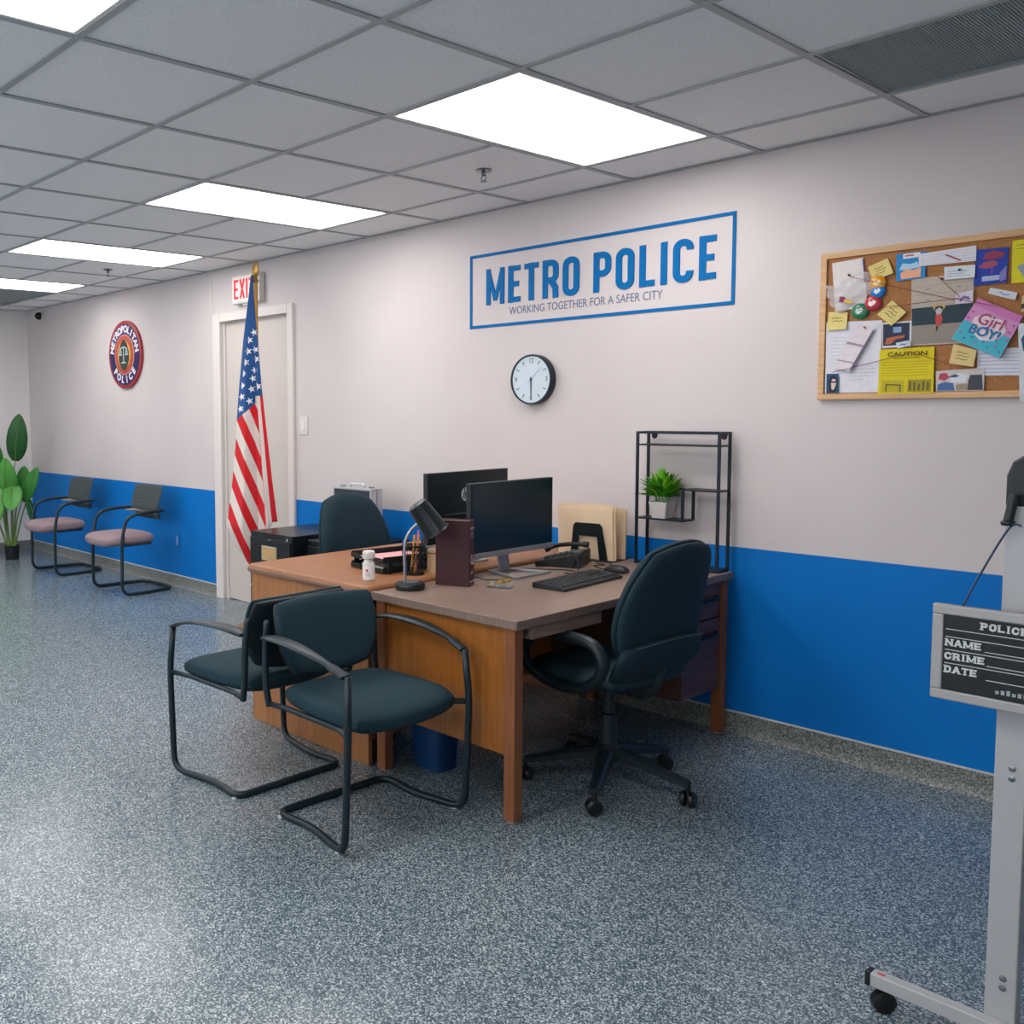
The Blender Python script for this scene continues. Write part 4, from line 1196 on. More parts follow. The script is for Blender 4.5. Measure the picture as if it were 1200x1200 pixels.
m2 = nt.nodes.new('ShaderNodeMix'); m2.data_type = 'RGBA'; nt.links.new(gt.outputs[0], m2.inputs[0])
nt.links.new(m1.outputs[2], m2.inputs[6]); m2.inputs[7].default_value = lin('#0f4c88')
nt.links.new(m2.outputs[2], bs.inputs['Base Color'])
cloth = link('flag_cloth', me, fm, t, smooth=True)
so = cloth.modifiers.new('thickness', 'SOLIDIFY'); so.thickness = 0.002
M_star = mat('flag_star_white', '#e6e2e0', 0.7)
for (sx_, sy_) in ((298.5, 389), (293, 398), (291.5, 411), (301, 420), (289, 424), (299, 433), (287, 437), (297, 442.5), (285.5, 451), (295.3, 455), (284, 464), (303, 452), (293, 469), (282.5, 478), (300, 409)):
    z = zz(sy_); a = lerp_tab(LEFT, z); b = lerp_tab(RIGHT, z)
    u0 = ((sx_-(302.5-(561-sy_)*0.012))/S-a)/(b-a)
    vs = []
    for k in range(10):
        r = 0.026 if k % 2 == 0 else 0.0105
        an = PI/2+k*PI/5+0.35
        du = r*math.cos(an)/(b-a)
        vs.append((min(0.99, max(0.01, u0+du)), z+r*math.sin(an)))
    P_ = [flag_pt(u, q, 0.004) for u, q in vs]
    cen = flag_pt(u0, z, 0.0045)
    Q_ = [flag_pt(u, q, -0.001) for u, q in vs]
    mb = MB(); mb.add([cen]+P_+Q_, [(0, 1+k, 1+(k+1) % 10) for k in range(10)]+[(1+k, 11+k, 11+(k+1) % 10, 1+(k+1) % 10) for k in range(10)])
    mb.build('star', M_star, cloth)

# ================================================================== CABINETS, BRIEFCASE, BIN
M_cab = mat('black_enamel', '#11191e', 0.3)
def cabinet(label, x0, x1, y0, y1, top):
    t = thing('file_cabinet', label, 'file cabinet', ((x0+x1)/2, (y0+y1)/2, 0), 0, 'black file cabinets by the wall')
    a, d = (x1-x0)/2, (y1-y0)/2
    MB().box(-a, a, -d+0.012, d, 0, top).build('body', M_cab, t, bevel=0.004)
    n = 2
    hh_ = (top-0.06)/n
    for i in range(n):
        z0 = 0.03+i*hh_
        dr_ = MB().box(-a+0.008, a-0.008, -d, -d+0.013, z0+0.006, z0+hh_-0.006).build('drawer', M_cab, t, bevel=0.003)
        hz = z0+hh_*0.70
        lh = MB()
        lh.box(-0.075, 0.075, -d-0.005, -d, hz-0.045, hz+0.045)
        lh.build('label_holder', mat('label_frame', '#bcb39a', 0.35, 0.4), dr_)
        MB().box(-0.066, 0.066, -d-0.0065, -d-0.0045, hz-0.036, hz+0.036).build('label_card', mat('label_card', '#b9986a', 0.7), dr_)
        MB().tube(fillet([(-0.05, -d, z0+hh_*0.38), (-0.05, -d-0.022, z0+hh_*0.38), (0.05, -d-0.022, z0+hh_*0.38), (0.05, -d, z0+hh_*0.38)], 0.012), 0.005, 8).build('handle', M_chrome, dr_, smooth=True)
    MB().lathe([(0.013, 0), (0.013, 0.006), (0.009, 0.008)], 14, on_wall(a-0.045, -d+0.012, top-0.03)).build('lock', M_chrome, t, smooth=40)
    MB().box(-0.02, 0.02, -d-0.001, -d+0.013, top-0.045, top-0.033).build('thumb_latch', M_chrome, t)
    return t
cabinet('black two drawer file cabinet with tan label card beside the flag', -2.93, -2.505, -0.60, -0.06, 0.692)
cabinet('black file cabinet behind the office chair carrying the briefcase', -2.48, -2.07, -0.50, -0.03, 0.668)

t = thing('briefcase', 'black briefcase with silver aluminium edges standing on the cabinet behind the chair', 'briefcase', (-2.29, -0.25, 0.668), math.radians(3))
M_alu = mat('brushed_aluminium', '#c3c4c6', 0.35, 0.7)
M_bk = mat('briefcase_panel', '#2a343b', 0.55, bump=0.3, bscale=500)
bw, bd, bh = 0.165, 0.05, 0.318
for s in (-1, 1):
    MB().box(-bw+0.012, bw-0.012, s*bd*0.52-bd*0.46, s*bd*0.52+bd*0.46, 0.012, bh-0.012).build('shell', M_bk, t, bevel=0.004)
    for (z0, z1) in ((0, 0.014), (bh-0.014, bh)):
        MB().box(-bw, bw, s*bd*0.52-bd*0.48, s*bd*0.52+bd*0.48, z0, z1).build('edge_rail', M_alu, t, bevel=0.003)
    for q in (-1, 1):
        MB().box(q*(bw-0.007)-0.007, q*(bw-0.007)+0.007, s*bd*0.52-bd*0.48, s*bd*0.52+bd*0.48, 0.014, bh-0.014).build('edge_stile', M_alu, t, bevel=0.003)
MB().tube(fillet([(-0.06, 0, bh-0.002), (-0.055, 0, bh+0.018), (0.055, 0, bh+0.018), (0.06, 0, bh-0.002)], 0.02), 0.007, 8).build('handle', M_alu, t, smooth=True)
for s in (-1, 1): MB().box(s*0.12-0.016, s*0.12+0.016, -0.012, 0.012, bh-0.001, bh+0.007).build('latch', M_chrome, t, bevel=0.002)

t = thing('waste_bin', 'blue plastic waste bin on the floor under the walnut desk', 'bin', (-0.655, -1.31, 0))
mb = MB()
vs = []; fs = []
for (z, a, d) in ((0.0, 0.075, 0.06), (0.28, 0.09, 0.075), (0.28, 0.085, 0.07), (0.01, 0.07, 0.055)):
    vs += [(x, y, z) for x, y in rrect(-a, a, -d, d, 0.03, 4)]
n_ = len(rrect(-1, 1, -1, 1, 0.03, 4))
for q in range(3):
    for k in range(n_): fs.append((q*n_+k, q*n_+(k+1) % n_, (q+1)*n_+(k+1) % n_, (q+1)*n_+k))
fs.append(tuple(range(n_))); fs.append(tuple(range(3*n_, 4*n_)))
mb.add(vs, fs); mb.build('bin_body', mat('bin_blue', '#083a6a', 0.45), t, smooth=50)
rimp = rrect(-0.09, 0.09, -0.075, 0.075, 0.03, 4)
MB().tube([(a, b, 0.28) for a, b in rimp], 0.006, 8, True).build('bin_rim', mat('bin_blue', '#083a6a', 0.45), t, smooth=True)

# ================================================================== DESK THINGS
M_blk = mat('black_plastic', '#0f1b20', 0.4)
M_scr = mat('dark_screen', '#0d222b', 0.22, spec=0.5)
M_sil = mat('silver_plastic', '#9da1a5', 0.35, 0.6)
def monitor(label, loc, rz, w_, h_, z0, back_logo):
    # screen faces +x
    t = thing('computer_monitor', label, 'monitor', loc, rz, 'computer monitors on the desks')
    MB().box(-0.022, 0.006, -w_/2, w_/2, z0, z0+h_).build('housing', M_blk, t, bevel=0.003)
    MB().box(0.0055, 0.0075, -w_/2+0.006, w_/2-0.006, z0+0.022, z0+h_-0.006).build('screen', M_scr, t)
    MB().box(0.004, 0.011, -w_/2, w_/2, z0-0.004, z0+0.018).build('chin_strip', M_sil, t, bevel=0.002)
    MB().prism([(-0.022, -w_*0.3), (-0.022, w_*0.3), (-0.045, w_*0.2), (-0.045, -w_*0.2)], z0+0.03, z0+h_*0.42).build('rear_bulge', M_blk, t, bevel=0.006)
    st = MB()
    st.box(-0.062, -0.050, -0.035, 0.035, 0.010, z0+0.13, Matrix.Translation((0, 0, 0)) @ Matrix.Rotation(-0.12, 4, 'Y') @ Matrix.Translation((0.012, 0, 0)))
    st.build('stand_neck', M_sil, t, bevel=0.003)
    bs_ = MB()
    o_ = [(-0.088, -0.06), (-0.088, 0.06), (0.115, 0.125), (0.115, -0.125)]
    i_ = [(-0.066, -0.036), (-0.066, 0.036), (0.098, 0.098), (0.098, -0.098)]
    vs = [(a, b, z) for z in (0.0, 0.010) for a, b in o_]+[(a, b, z) for z in (0.0, 0.010) for a, b in i_]
    fs = []
    for k in range(4):
        l = (k+1) % 4
        fs += [(k, l, 8+l, 8+k), (4+k, 12+k, 12+l, 4+l), (k, 4+k, 4+l, l), (8+k, 8+l, 12+l, 12+k)]
    bs_.add(vs, fs); bs_.build('stand_base', M_sil, t, bevel=0.002)
    if back_logo:
        Mb = Matrix.Translation((-0.0222, back_logo, z0+h_*0.67)) @ Matrix(((0, 0, -1, 0), (-1, 0, 0, 0), (0, 1, 0, 0), (0, 0, 0, 1)))
        lg = MB().lathe([(0.033, 0), (0.033, 0.0012)], 36, Mb).build('logo_disc', mat('logo_silver', '#b9bec2', 0.4), t)
        lt_ = MB()
        sl = 0.32
        def ln(x0, y0, x1, y1): lt_.stroke([(x0, y0), (x1, y1)], 0.006, 0.001, 0.002, False, Mb)
        ln(-0.022, -0.020, -0.010, 0.031); ln(-0.016, 0.006, -0.004, 0.006); ln(-0.004, 0.006, -0.010, -0.020)
        ln(0.001, -0.031, 0.012, 0.012); ln(0.010, 0.010, 0.022, 0.010); ln(0.021, 0.010, 0.015, -0.014); ln(0.016, -0.014, 0.005, -0.014)
        lt_.build('logo_letters', M_blk, lg)
    return t
monitor('black computer monitor with blank screen towards the camera on the walnut desk', (-0.695, -0.775, az), 0, 0.562, 0.318, 0.094, 0)
monitor('black computer monitor seen from behind with round silver logo on the oak desk', (-1.005, -0.73, bz), PI, 0.56, 0.325, 0.098, 0.022)

# thick maroon book standing upright
bk = thing('hardcover_book', 'thick maroon hardcover book standing upright on the walnut desk', 'book', (-0.680, -1.168, az), math.radians(25))
M_mar = mat('maroon_cloth', '#3a1620', 0.55, bump=0.15, bscale=500)
bw, bt, bh = 0.142, 0.068, 0.272
MB().box(-bw/2, bw/2, -bt/2, -bt/2+0.004, 0, bh).build('front_cover', M_mar, bk, bevel=0.001)
MB().box(-bw/2, bw/2, bt/2-0.004, bt/2, 0, bh).build('back_cover', M_mar, bk, bevel=0.001)
MB().box(-bw/2+0.006, bw/2-0.004, -bt/2+0.004, bt/2-0.004, 0.004, bh-0.006).build('page_block', mat('page_edges', '#b08f88', 0.8), bk)
spn = MB().box(bw/2-0.004, bw/2+0.003, -bt/2, bt/2, 0, bh).build('spine', M_mar, bk, bevel=0.002)
M_slv = mat('spine_silver', '#a89aa6', 0.4)
for (z0, z1, a) in ((0.235, 0.243, 0.026), (0.016, 0.022, 0.03), (0.05, 0.060, 0.012)):
    MB().box(bw/2+0.003, bw/2+0.0036, -a, a, z0, z1).build('spine_band', M_slv, spn)
for i in range(3): MB().box(bw/2+0.003, bw/2+0.0036, -0.018, 0.018, 0.200+0.010*i, 0.205+0.010*i).build('spine_title_line', mat('spine_title', '#7c6a86', 0.4), spn)
Ms = Matrix.Translation((bw/2+0.003, 0, 0.108)) @ Matrix(((0, 0, 1, 0), (1, 0, 0, 0), (0, 1, 0, 0), (0, 0, 0, 1)))
MB().stroke(arc(0, 0, 0.019, 0, 337, 15), 0.004, 0, 0.0006, True, Ms).build('spine_emblem', M_slv, spn)
MB().stroke([(-0.006, -0.01), (0.0, 0.011), (0.006, -0.01)], 0.004, 0, 0.0006, False, Ms).build('spine_emblem', M_slv, spn)

# gooseneck lamp
lp = thing('desk_lamp', 'black gooseneck desk lamp with silver stem on the walnut desk corner', 'lamp', (-0.733, -1.375, az))
MB().lathe([(0.058, 0), (0.060, 0.004), (0.060, 0.022), (0.055, 0.028), (0.0, 0.029)], 36).build('base', mat('lamp_black', '#12181b', 0.35), lp, smooth=40)
MB().lathe([(0.026, 0.028), (0.026, 0.031), (0.001, 0.032)], 20, Matrix.Translation(R_*0.012)).build('switch', mat('switch_grey', '#5a646a', 0.4), lp, smooth=40)
stem = spline([R_*-0.022+Vector((0, 0, 0.02)), R_*-0.022+Vector((0, 0, 0.10)), R_*-0.022+Vector((0, 0, 0.17)), R_*-0.012+Vector((0, 0, 0.215)), R_*0.012+Vector((0, 0, 0.25)), R_*0.047+Vector((0, 0, 0.278))], 7)
MB().tube(stem, 0.0058, 10).build('gooseneck', mat('lamp_steel', '#a9abae', 0.3, 0.8), lp, smooth=True)
p0 = R_*0.028+Vector((0, 0, 0.345)); p1 = R_*0.108+Vector((0, 0, 0.232))
ax_ = (p1-p0).normalized(); q_ = Fd.cross(ax_).normalized()
Mx = Matrix((( *(q_.x, Fd.x, ax_.x), p0.x), (*(q_.y, Fd.y, ax_.y), p0.y), (*(q_.z, Fd.z, ax_.z), p0.z), (0, 0, 0, 1)))
Ls = (p1-p0).length
MB().lathe([(0.030, -0.004), (0.040, 0.002), (0.043, 0.012), (0.052, Ls-0.01), (0.058, Ls), (0.054, Ls), (0.046, Ls-0.014), (0.036, 0.012)], 32, Mx).build('lamp_shade', mat('lamp_black_shade', '#171d20', 0.3, 0.3), lp, smooth=40)

# pencil cup
M_wire = mat('black_wire_mesh', '#15181a', 0.4, 0.3)
pc = thing('pencil_cup', 'black mesh pencil cup filled with pens beside the maroon book', 'cup', (-0.905, -1.180, bz))
cup = MB()
rc, hc = 0.050, 0.126
for k in range(28):
    a = 2*PI*k/28
    cup.tube([(rc*0.94*math.cos(a), rc*0.94*math.sin(a), 0.003), (rc*math.cos(a), rc*math.sin(a), hc)], 0.0011, 4)
for j in range(9):
    z = 0.006+j*(hc-0.01)/8
    cup.tube([(rc*(0.94+0.06*z/hc)*math.cos(2*PI*k/28), rc*(0.94+0.06*z/hc)*math.sin(2*PI*k/28), z) for k in range(28)], 0.0009, 4, True)
cup.build('mesh_wall', M_wire, pc)
MB().tube([(rc*math.cos(2*PI*k/28), rc*math.sin(2*PI*k/28), hc) for k in range(28)], 0.003, 8, True).build('cup_rim', M_wire, pc, smooth=True)
MB().lathe([(rc*0.93, 0.0), (rc*0.93, 0.004)], 28).build('cup_bottom', M_wire, pc)
def pen(dx, dy, tx, ty, L, col, label, kind='pen'):
    b = Vector((-0.905, -1.180, bz+0.006))+R_*dx+Fd*dy
    o = thing(kind, label, kind, b, 0, 'writing tools in the pencil cup')
    d = (R_*tx+Fd*ty+Vector((0, 0, 1))).normalized()
    m = mat('pen_'+col[1:], col, 0.4)
    MB().tube([Vector((0, 0, 0)), d*L*0.1, d*L*0.86], [0.002, 0.0042, 0.0042], 8).build('barrel', m, o, smooth=40)
    MB().tube([d*L*0.86, d*L*0.97, d*L], [0.0046, 0.0046, 0.003], 8).build('cap', m, o, smooth=40)
pen(-0.030, 0.01, -0.10, 0.02, 0.145, '#1c5fc0', 'bright blue pen at the left rim of the pencil cup')
pen(-0.010, -0.012, 0.10, 0.02, 0.165, '#d8a028', 'yellow pencil in the pencil cup', 'pencil')
pen(0.002, 0.015, 0.12, 0.0, 0.172, '#e08a1e', 'orange pencil in the pencil cup', 'pencil')
pen(0.012, -0.012, 0.05, 0.05, 0.185, '#c060b0', 'pink topped pen in the pencil cup')
pen(0.020, 0.012, 0.12, -0.02, 0.150, '#15181c', 'black marker in the pencil cup')
sc_ = thing('scissors', 'grey handled scissors leaning inside the pencil cup', 'scissors', Vector((-0.905, -1.180, bz+0.008))+R_*-0.02+Fd*0.022)
d1 = (R_*0.42+Vector((0, 0, 1))).normalized()
MB().tube([Vector((0, 0, 0)), d1*0.09], [0.003, 0.006], 6, sy=0.4).build('blade', M_chrome, sc_)
MB().tube([d1*0.085+R_*0.012*math.cos(a*PI/6)+Vector((0, 0, 0.018+0.018*math.sin(a*PI/6))) for a in range(12)], 0.003, 6, True).build('handle_ring', M_blk, sc_, smooth=True)

# letter trays
lt = thing('letter_tray', 'black two tier letter tray with papers on the oak desk', 'tray', (-1.08, -1.10, bz), math.radians(-8))
for z in (0.004, 0.048):
    f = MB()
    f.box(-0.12, 0.12, -0.17, 0.17, z, z+0.004)
    f.box(-0.124, -0.12, -0.17, 0.17, z, z+0.026); f.box(0.12, 0.124, -0.17, 0.17, z, z+0.026); f.box(-0.124, 0.124, 0.17, 0.174, z, z+0.026)
    f.box(-0.124, -0.05, -0.174, -0.17, z, z+0.02); f.box(0.05, 0.124, -0.174, -0.17, z, z+0.02)
    f.build('tray_shelf', M_blk, lt)
for sx_ in (-1, 1):
    for sy_ in (-1, 1):
        MB().box(sx_*0.127-0.006, sx_*0.127+0.006, sy_*0.14-0.012, sy_*0.14+0.012, 0, 0.052).build('riser', M_blk, lt, bevel=0.002)
def sheet(name, label, loc, rz, a, b, col, th=0.002, par=None):
    o = thing(name, label, 'paper', loc, rz)
    MB().box(-a/2, a/2, -b/2, b/2, 0, th).build('sheet', mat('paper_'+col[1:], col, 0.7), o)
    for i in range(6): MB().box(-a*0.35, a*0.35-0.02*(i % 3), b*0.35-i*b*0.12-0.001, b*0.35-i*b*0.12+0.001, th, th+0.0002).build('printed_line', mat('ink_grey', '#a08a8a', 0.7), o)
    return o
sheet('pink_paper', 'pink sheet lying in the upper letter tray', (-1.075, -1.11, bz+0.0522), math.radians(-8), 0.20, 0.27, '#e8a4a8')
sheet('paper_stack', 'pale paper stack in the lower letter tray', (-1.075, -1.10, bz+0.0082), math.radians(-8), 0.20, 0.27, '#d8cfc4', 0.012)
fo = thing('black_folder', 'closed black folder on the oak desk behind the letter tray', 'folder', (-1.37, -0.72, bz), math.radians(-10))
MB().box(-0.11, 0.11, -0.16, 0.16, 0, 0.003).build('back_cover', M_blk, fo); MB().box(-0.107, 0.107, -0.156, 0.156, 0.003, 0.012).build('pages', mat('paper_cfc8be', '#cfc8be', 0.8), fo)
MB().box(-0.11, 0.11, -0.16, 0.16, 0.012, 0.015).build('front_cover', M_blk, fo)

# white pill bottle
bo = thing('pill_bottle', 'white plastic pill bottle with ribbed cap and red printed label on the oak desk', 'bottle', (-0.925, -1.425, bz))
M_wb = mat('white_bottle', '#d9d6d3', 0.35)
MB().lathe([(0.022, 0), (0.0255, 0.004), (0.0255, 0.066), (0.022, 0.078), (0.019, 0.083), (0.019, 0.09)], 28).build('bottle_body', M_wb, bo, smooth=40)
cp = MB(); cp.lathe([(0.0245, 0.092), (0.0255, 0.094), (0.0255, 0.120), (0.023, 0.124)], 28)
for k in range(28):
    a = 2*PI*k/28
    cp.box(0.0252, 0.0262, -0.001, 0.001, 0.094, 0.119, Matrix.Rotation(a, 4, 'Z'))
cp.build('cap', M_wb, bo, smooth=40)
lab_ = MB().lathe([(0.0258, 0.010), (0.0258, 0.060)], 28).build('bottle_label', mat('bottle_label', '#e6e3e2', 0.5), bo, smooth=40)
MB().box(0.0255, 0.0264, -0.006, 0.004, 0.040, 0.050, Matrix.Rotation(math.radians(-58), 4, 'Z')).build('red_mark', mat('label_red', '#c04a50', 0.5), lab_)
for i in range(3): MB().box(0.0252, 0.0263, -0.009, 0.009, 0.022+0.006*i, 0.0235+0.006*i, Matrix.Rotation(math.radians(-52), 4, 'Z')).build('text_line', mat('label_ink', '#8c8c90', 0.5), lab_)

# light wooden organiser block behind the book
wb = thing('wooden_card_box', 'small pale wooden box standing between pencil cup and maroon book', 'box', (-0.870, -1.055, bz), math.radians(10))
M_pale = wood('pale_wood', '#cfae86', '#dcc09a', 'z', 0.5)
for (x0, x1, y0, y1, nm) in ((-0.03, -0.025, -0.05, 0.05, 'side_board'), (0.025, 0.03, -0.05, 0.05, 'side_board'), (-0.025, 0.025, -0.05, -0.045, 'front_board'), (-0.025, 0.025, 0.045, 0.05, 'back_board')):
    MB().box(x0, x1, y0, y1, 0, 0.105).build(nm, M_pale, wb)
MB().box(-0.025, 0.025, -0.045, 0.045, 0, 0.005).build('bottom_board', M_pale, wb)
MB().box(-0.031, 0.031, -0.051, 0.051, 0.085, 0.0885).build('dark_band', mat('dark_band', '#4a3830', 0.6), wb)

# clear tray with brass clips
ct = thing('clip_dish', 'small clear plastic dish holding brass coloured clips on the walnut desk', 'dish', (-0.515, -1.075, az), math.radians(28))
M_acr = mat('clear_acrylic', '#f0f4f4', 0.05, trans=0.9, ior=1.45)
f = MB()
f.box(-0.05, 0.05, -0.03, 0.03, 0, 0.006)
for (a, b, c, d) in ((-0.05, 0.05, -0.03, -0.027), (-0.05, 0.05, 0.027, 0.03), (-0.05, -0.047, -0.027, 0.027), (0.047, 0.05, -0.027, 0.027)): f.box(a, b, c, d, 0.006, 0.020)
f.build('dish', M_acr, ct)
for i in range(9):
    px, py = -0.036+0.0345*(i % 3)*1.0, -0.016+0.016*(i//3)
    g = thing('brass_clip', 'brass coloured paper clip piled in the clear dish', 'clip', Vector((-0.515, -1.075, az+0.0065+0.0095*(i % 3)))+Matrix.Rotation(math.radians(28), 4, 'Z') @ Vector((px, py, 0)), i*0.8, 'brass clips in the clear dish')
    MB().prism([(-0.012, -0.006), (0.012, -0.006), (0.009, 0.004), (-0.009, 0.004)], 0, 0.009).build('clip_body', mat('clip_brass', '#c9a24a', 0.3, 0.5), g, bevel=0.001)
    MB().tube(fillet([(-0.008, 0.003, 0.004), (-0.005, 0.018, 0.006), (0.005, 0.018, 0.006), (0.008, 0.003, 0.004)], 0.004), 0.0009, 6).build('clip_wire', M_brass, g)

# keyboard
kb = thing('keyboard', 'black full size computer keyboard on the walnut desk', 'keyboard', (-0.365, -0.755, az), math.radians(3.5))
M_key = mat('keycap', '#2a3034', 0.45); M_kb = mat('keyboard_body', '#13181b', 0.4)
# local: length along y, user side +x
MB().prism([(0.075, 0.0), (0.075, 0.010), (0.06, 0.015), (-0.07, 0.023), (-0.075, 0.020), (-0.075, 0.0)], -0.225, 0.225,
           Matrix(((1, 0, 0, 0), (0, 0, 1, 0), (0, 1, 0, 0), (0, 0, 0, 1)))).build('case', M_kb, kb, bevel=0.002)
def key(x, y, a, b):
    z = 0.0145+(0.06-x)*0.0615
    k = MB().prism([(-a, -b), (a, -b), (a, b), (-a, b)], 0, 0.006)
    k.v = [(p[0]*(0.82 if p[2] > 0.003 else 1), p[1]*(0.82 if p[2] > 0.003 else 1), p[2]) for p in k.v]
    o = k.build('key', M_key, kb, loc=(x, y, z)); return o
kc = {}
def key_c(x, y, a, b):
    kk = (round(a, 4), round(b, 4))
    z = 0.0145+(0.06-x)*0.0615
    if kk in kc: return link('key', kc[kk], None, kb, loc=(x, y, z))
    o = key(x, y, a, b); kc[kk] = o.data; return o
for r in range(6):
    x = 0.048-r*0.0195
    if r == 0:
        widths = [1.25, 1.25, 1.25, 6.0, 1.25, 1.25, 1.25, 1.5]
    elif r == 1: widths = [2.25]+[1]*10+[2.75]
    elif r == 2: widths = [1.75]+[1]*11+[2.25]
    elif r == 3: widths = [1.5]+[1]*12+[1.5]
    else: widths = [1]*15
    tot = sum(widths); u_ = 0.285/tot; y = -0.215
    for wd in widths:
        key_c(x, y+wd*u_/2, 0.0085, wd*u_/2-0.0008); y += wd*u_
    if r >= 3 or r == 0:
        for i in range(3): key_c(x, 0.088+i*0.019, 0.0085, 0.0087)
    if r == 1: key_c(x, 0.107, 0.0085, 0.0087)
    if r < 5:
        for i in range(4): key_c(x, 0.152+i*0.019, 0.0085, 0.0087)
# mouse
ms = thing('computer_mouse', 'black computer mouse at the far end of the keyboard', 'mouse', (-0.40, -0.42, az), math.radians(10))
MB().pad(lambda u, v: (Vector((0.055*u, 0.031*v*(1-0.08*u), 0.008)), Vector((0, 0, 1))), 0.026, 0.008, 14, 14, 0.6, 2.2).build('mouse_shell', M_kb, ms, smooth=True)
MB().lathe([(0.007, -0.003), (0.008, 0), (0.007, 0.003)], 12, Matrix.Translation((-0.028, 0, 0.027)) @ Matrix.Rotation(PI/2, 4, 'X')).build('scroll_wheel', M_key, ms)

# desk phone
ph = thing('desk_phone', 'black desk telephone with handset in front of the folder sorter', 'telephone', (-0.695, -0.405, az), math.radians(-68))
MB().prism([(-0.105, 0), (0.105, 0), (0.105, 0.020), (-0.02, 0.05), (-0.105, 0.070)], -0.10, 0.10, Matrix(((0, 0, 1, 0), (-1, 0, 0, 0), (0, 1, 0, 0), (0, 0, 0, 1)))).build('phone_body', M_kb, ph, bevel=0.005)
hs = MB()
hs.tube(spline([(-0.078, -0.10, 0.050), (-0.078, -0.05, 0.074), (-0.078, 0.03, 0.086), (-0.078, 0.10, 0.086)], 6), [0.017]*3+[0.013]*13+[0.018]*3, 10, sy=0.8)
hs.build('handset', M_kb, ph, smooth=True)
MB().box(-0.035, 0.06, 0.035, 0.085, 0.064, 0.0665, Matrix.Rotation(0.0, 4, 'X')).build('display', mat('phone_lcd', '#55605c', 0.3), ph)
for i in range(3):
    for j in range(4):
        x, y = -0.02+0.026*i, 0.012-0.024*j
        MB().box(x-0.009, x+0.009, y-0.007, y+0.007, 0.04+0.30*(y+0.02), 0.049+0.30*(y+0.02)).build('phone_key', mat('phone_key', '#3a4042', 0.5), ph)
for j in range(5): MB().box(0.068, 0.088, -0.065+0.028*j, -0.052+0.028*j, 0.026+0.0075*j, 0.042+0.0075*j).build('phone_key', mat('phone_key', '#3a4042', 0.5), ph)

# folder sorter and folders
fs_ = thing('folder_sorter', 'black plastic upright file sorter near the wall on the walnut desk', 'file sorter', (-0.685, -0.165, az), math.radians(8))
MB().box(-0.145, 0.125, -0.08, 0.085, 0, 0.006).build('sorter_base', M_blk, fs_, bevel=0.002)
def arch(y, lean, nm):
    out = [(-0.095, 0), (-0.072, 0.165), (-0.06, 0.178), (0.06, 0.178), (0.072, 0.165), (0.095, 0), (0.055, 0), (0.046, 0.115), (-0.046, 0.115), (-0.055, 0)]
    mb = MB()
    M = Matrix.Translation((0, y, 0.004)) @ Matrix.Rotation(PI/2+lean, 4, 'X')
    # split so that every face is convex
    mb.prism([out[0], out[9], out[8], out[1]], -0.0025, 0.0025, M); mb.prism([out[1], out[8], out[7], out[4], out[3], out[2]], -0.0025, 0.0025, M); mb.prism([out[4], out[7], out[6], out[5]], -0.0025, 0.0025, M)
    mb.build(nm, M_blk, fs_)
arch(-0.062, 0.10, 'divider'); arch(0.02, 0.06, 'divider'); arch(0.075, 0.04, 'divider')
MB().box(-0.085, -0.06, -0.086, -0.083, 0.0, 0.045).build('price_sticker', mat('sticker_white', '#d9d6cf', 0.6), fs_)
for i, (dy, lean, col, lab, a0, a1, h_) in enumerate(((-0.044, 0.05, '#ead0b0', 'tan manila folder in front in the file sorter', -0.165, 0.115, 0.262),
                                               (-0.034, 0.045, '#e2c6a2', 'tan manila folder second in the file sorter', -0.15, 0.125, 0.265),
                                               (-0.024, 0.04, '#a67648', 'brown folder sticking out at the left of the file sorter', -0.175, 0.10, 0.258),
                                               (0.032, -0.06, '#c4ac8e', 'darker tan folder leaning at the rear of the file sorter', -0.12, 0.138, 0.245))):
    o = thing('manila_folder', lab, 'folder', Vector((-0.685, -0.165, az+0.0065))+Matrix.Rotation(math.radians(8), 4, 'Z') @ Vector((0, dy, 0)), math.radians(8), 'folders in the sorter')
    M = Matrix.Rotation(PI/2+lean, 4, 'X')
    m = mat('folder_'+col[1:], col, 0.7, var=0.03, vscale=20)
    MB().prism([(a0, 0), (a1, 0), (a1, h_-0.012), (a1-0.01, h_-0.006), (a1-0.07, h_), (a0, h_-0.004)], -0.0045, -0.0025, M).build('back_flap', m, o)
    MB().prism([(a0, 0), (a1, 0), (a1, h_-0.022), (a0, h_-0.018)], 0.0015, 0.0035, M).build('front_flap', m, o)
    MB().prism([(a0+0.006, 0.002), (a1-0.006, 0.002), (a1-0.006, h_-0.024), (a0+0.006, h_-0.022)], -0.0022, 0.0012, M).build('papers', mat('paper_e0d8cc', '#e0d8cc', 0.8), o)

# cables
def cable(pts, label, r=0.0022):
    o = MB().tube(spline(pts, 8), r, 6).build('cable', M_blk, None, smooth=True)
    tag(o, label, 'cable', 'cables on the walnut desk')
cable([(-0.44, -0.55, az+0.004), (-0.47, -0.60, az+0.003), (-0.56, -0.54, az+0.003), (-0.68, -0.62, az+0.003), (-0.76, -0.70, az+0.003)], 'black cable leading from the keyboard back to the monitor')
cable([(-0.585, -0.47, az+0.012), (-0.555, -0.50, az+0.05), (-0.52, -0.54, az+0.045), (-0.50, -0.57, az+0.003), (-0.53, -0.62, az+0.003)], 'thin looped cable hanging off the telephone')
cable([(-0.45, -0.42, az+0.004), (-0.56, -0.36, az+0.003), (-0.54, -0.30, az+0.003), (-0.60, -0.28, az+0.003)], 'mouse cable curling towards the file sorter')
cable([(-0.785, -0.98, az+0.003), (-0.75, -1.02, az+0.003), (-0.72, -0.98, az+0.003), (-0.66, -1.00, az+0.003), (-0.62, -0.96, az+0.003)], 'tangled cable behind the monitor foot')

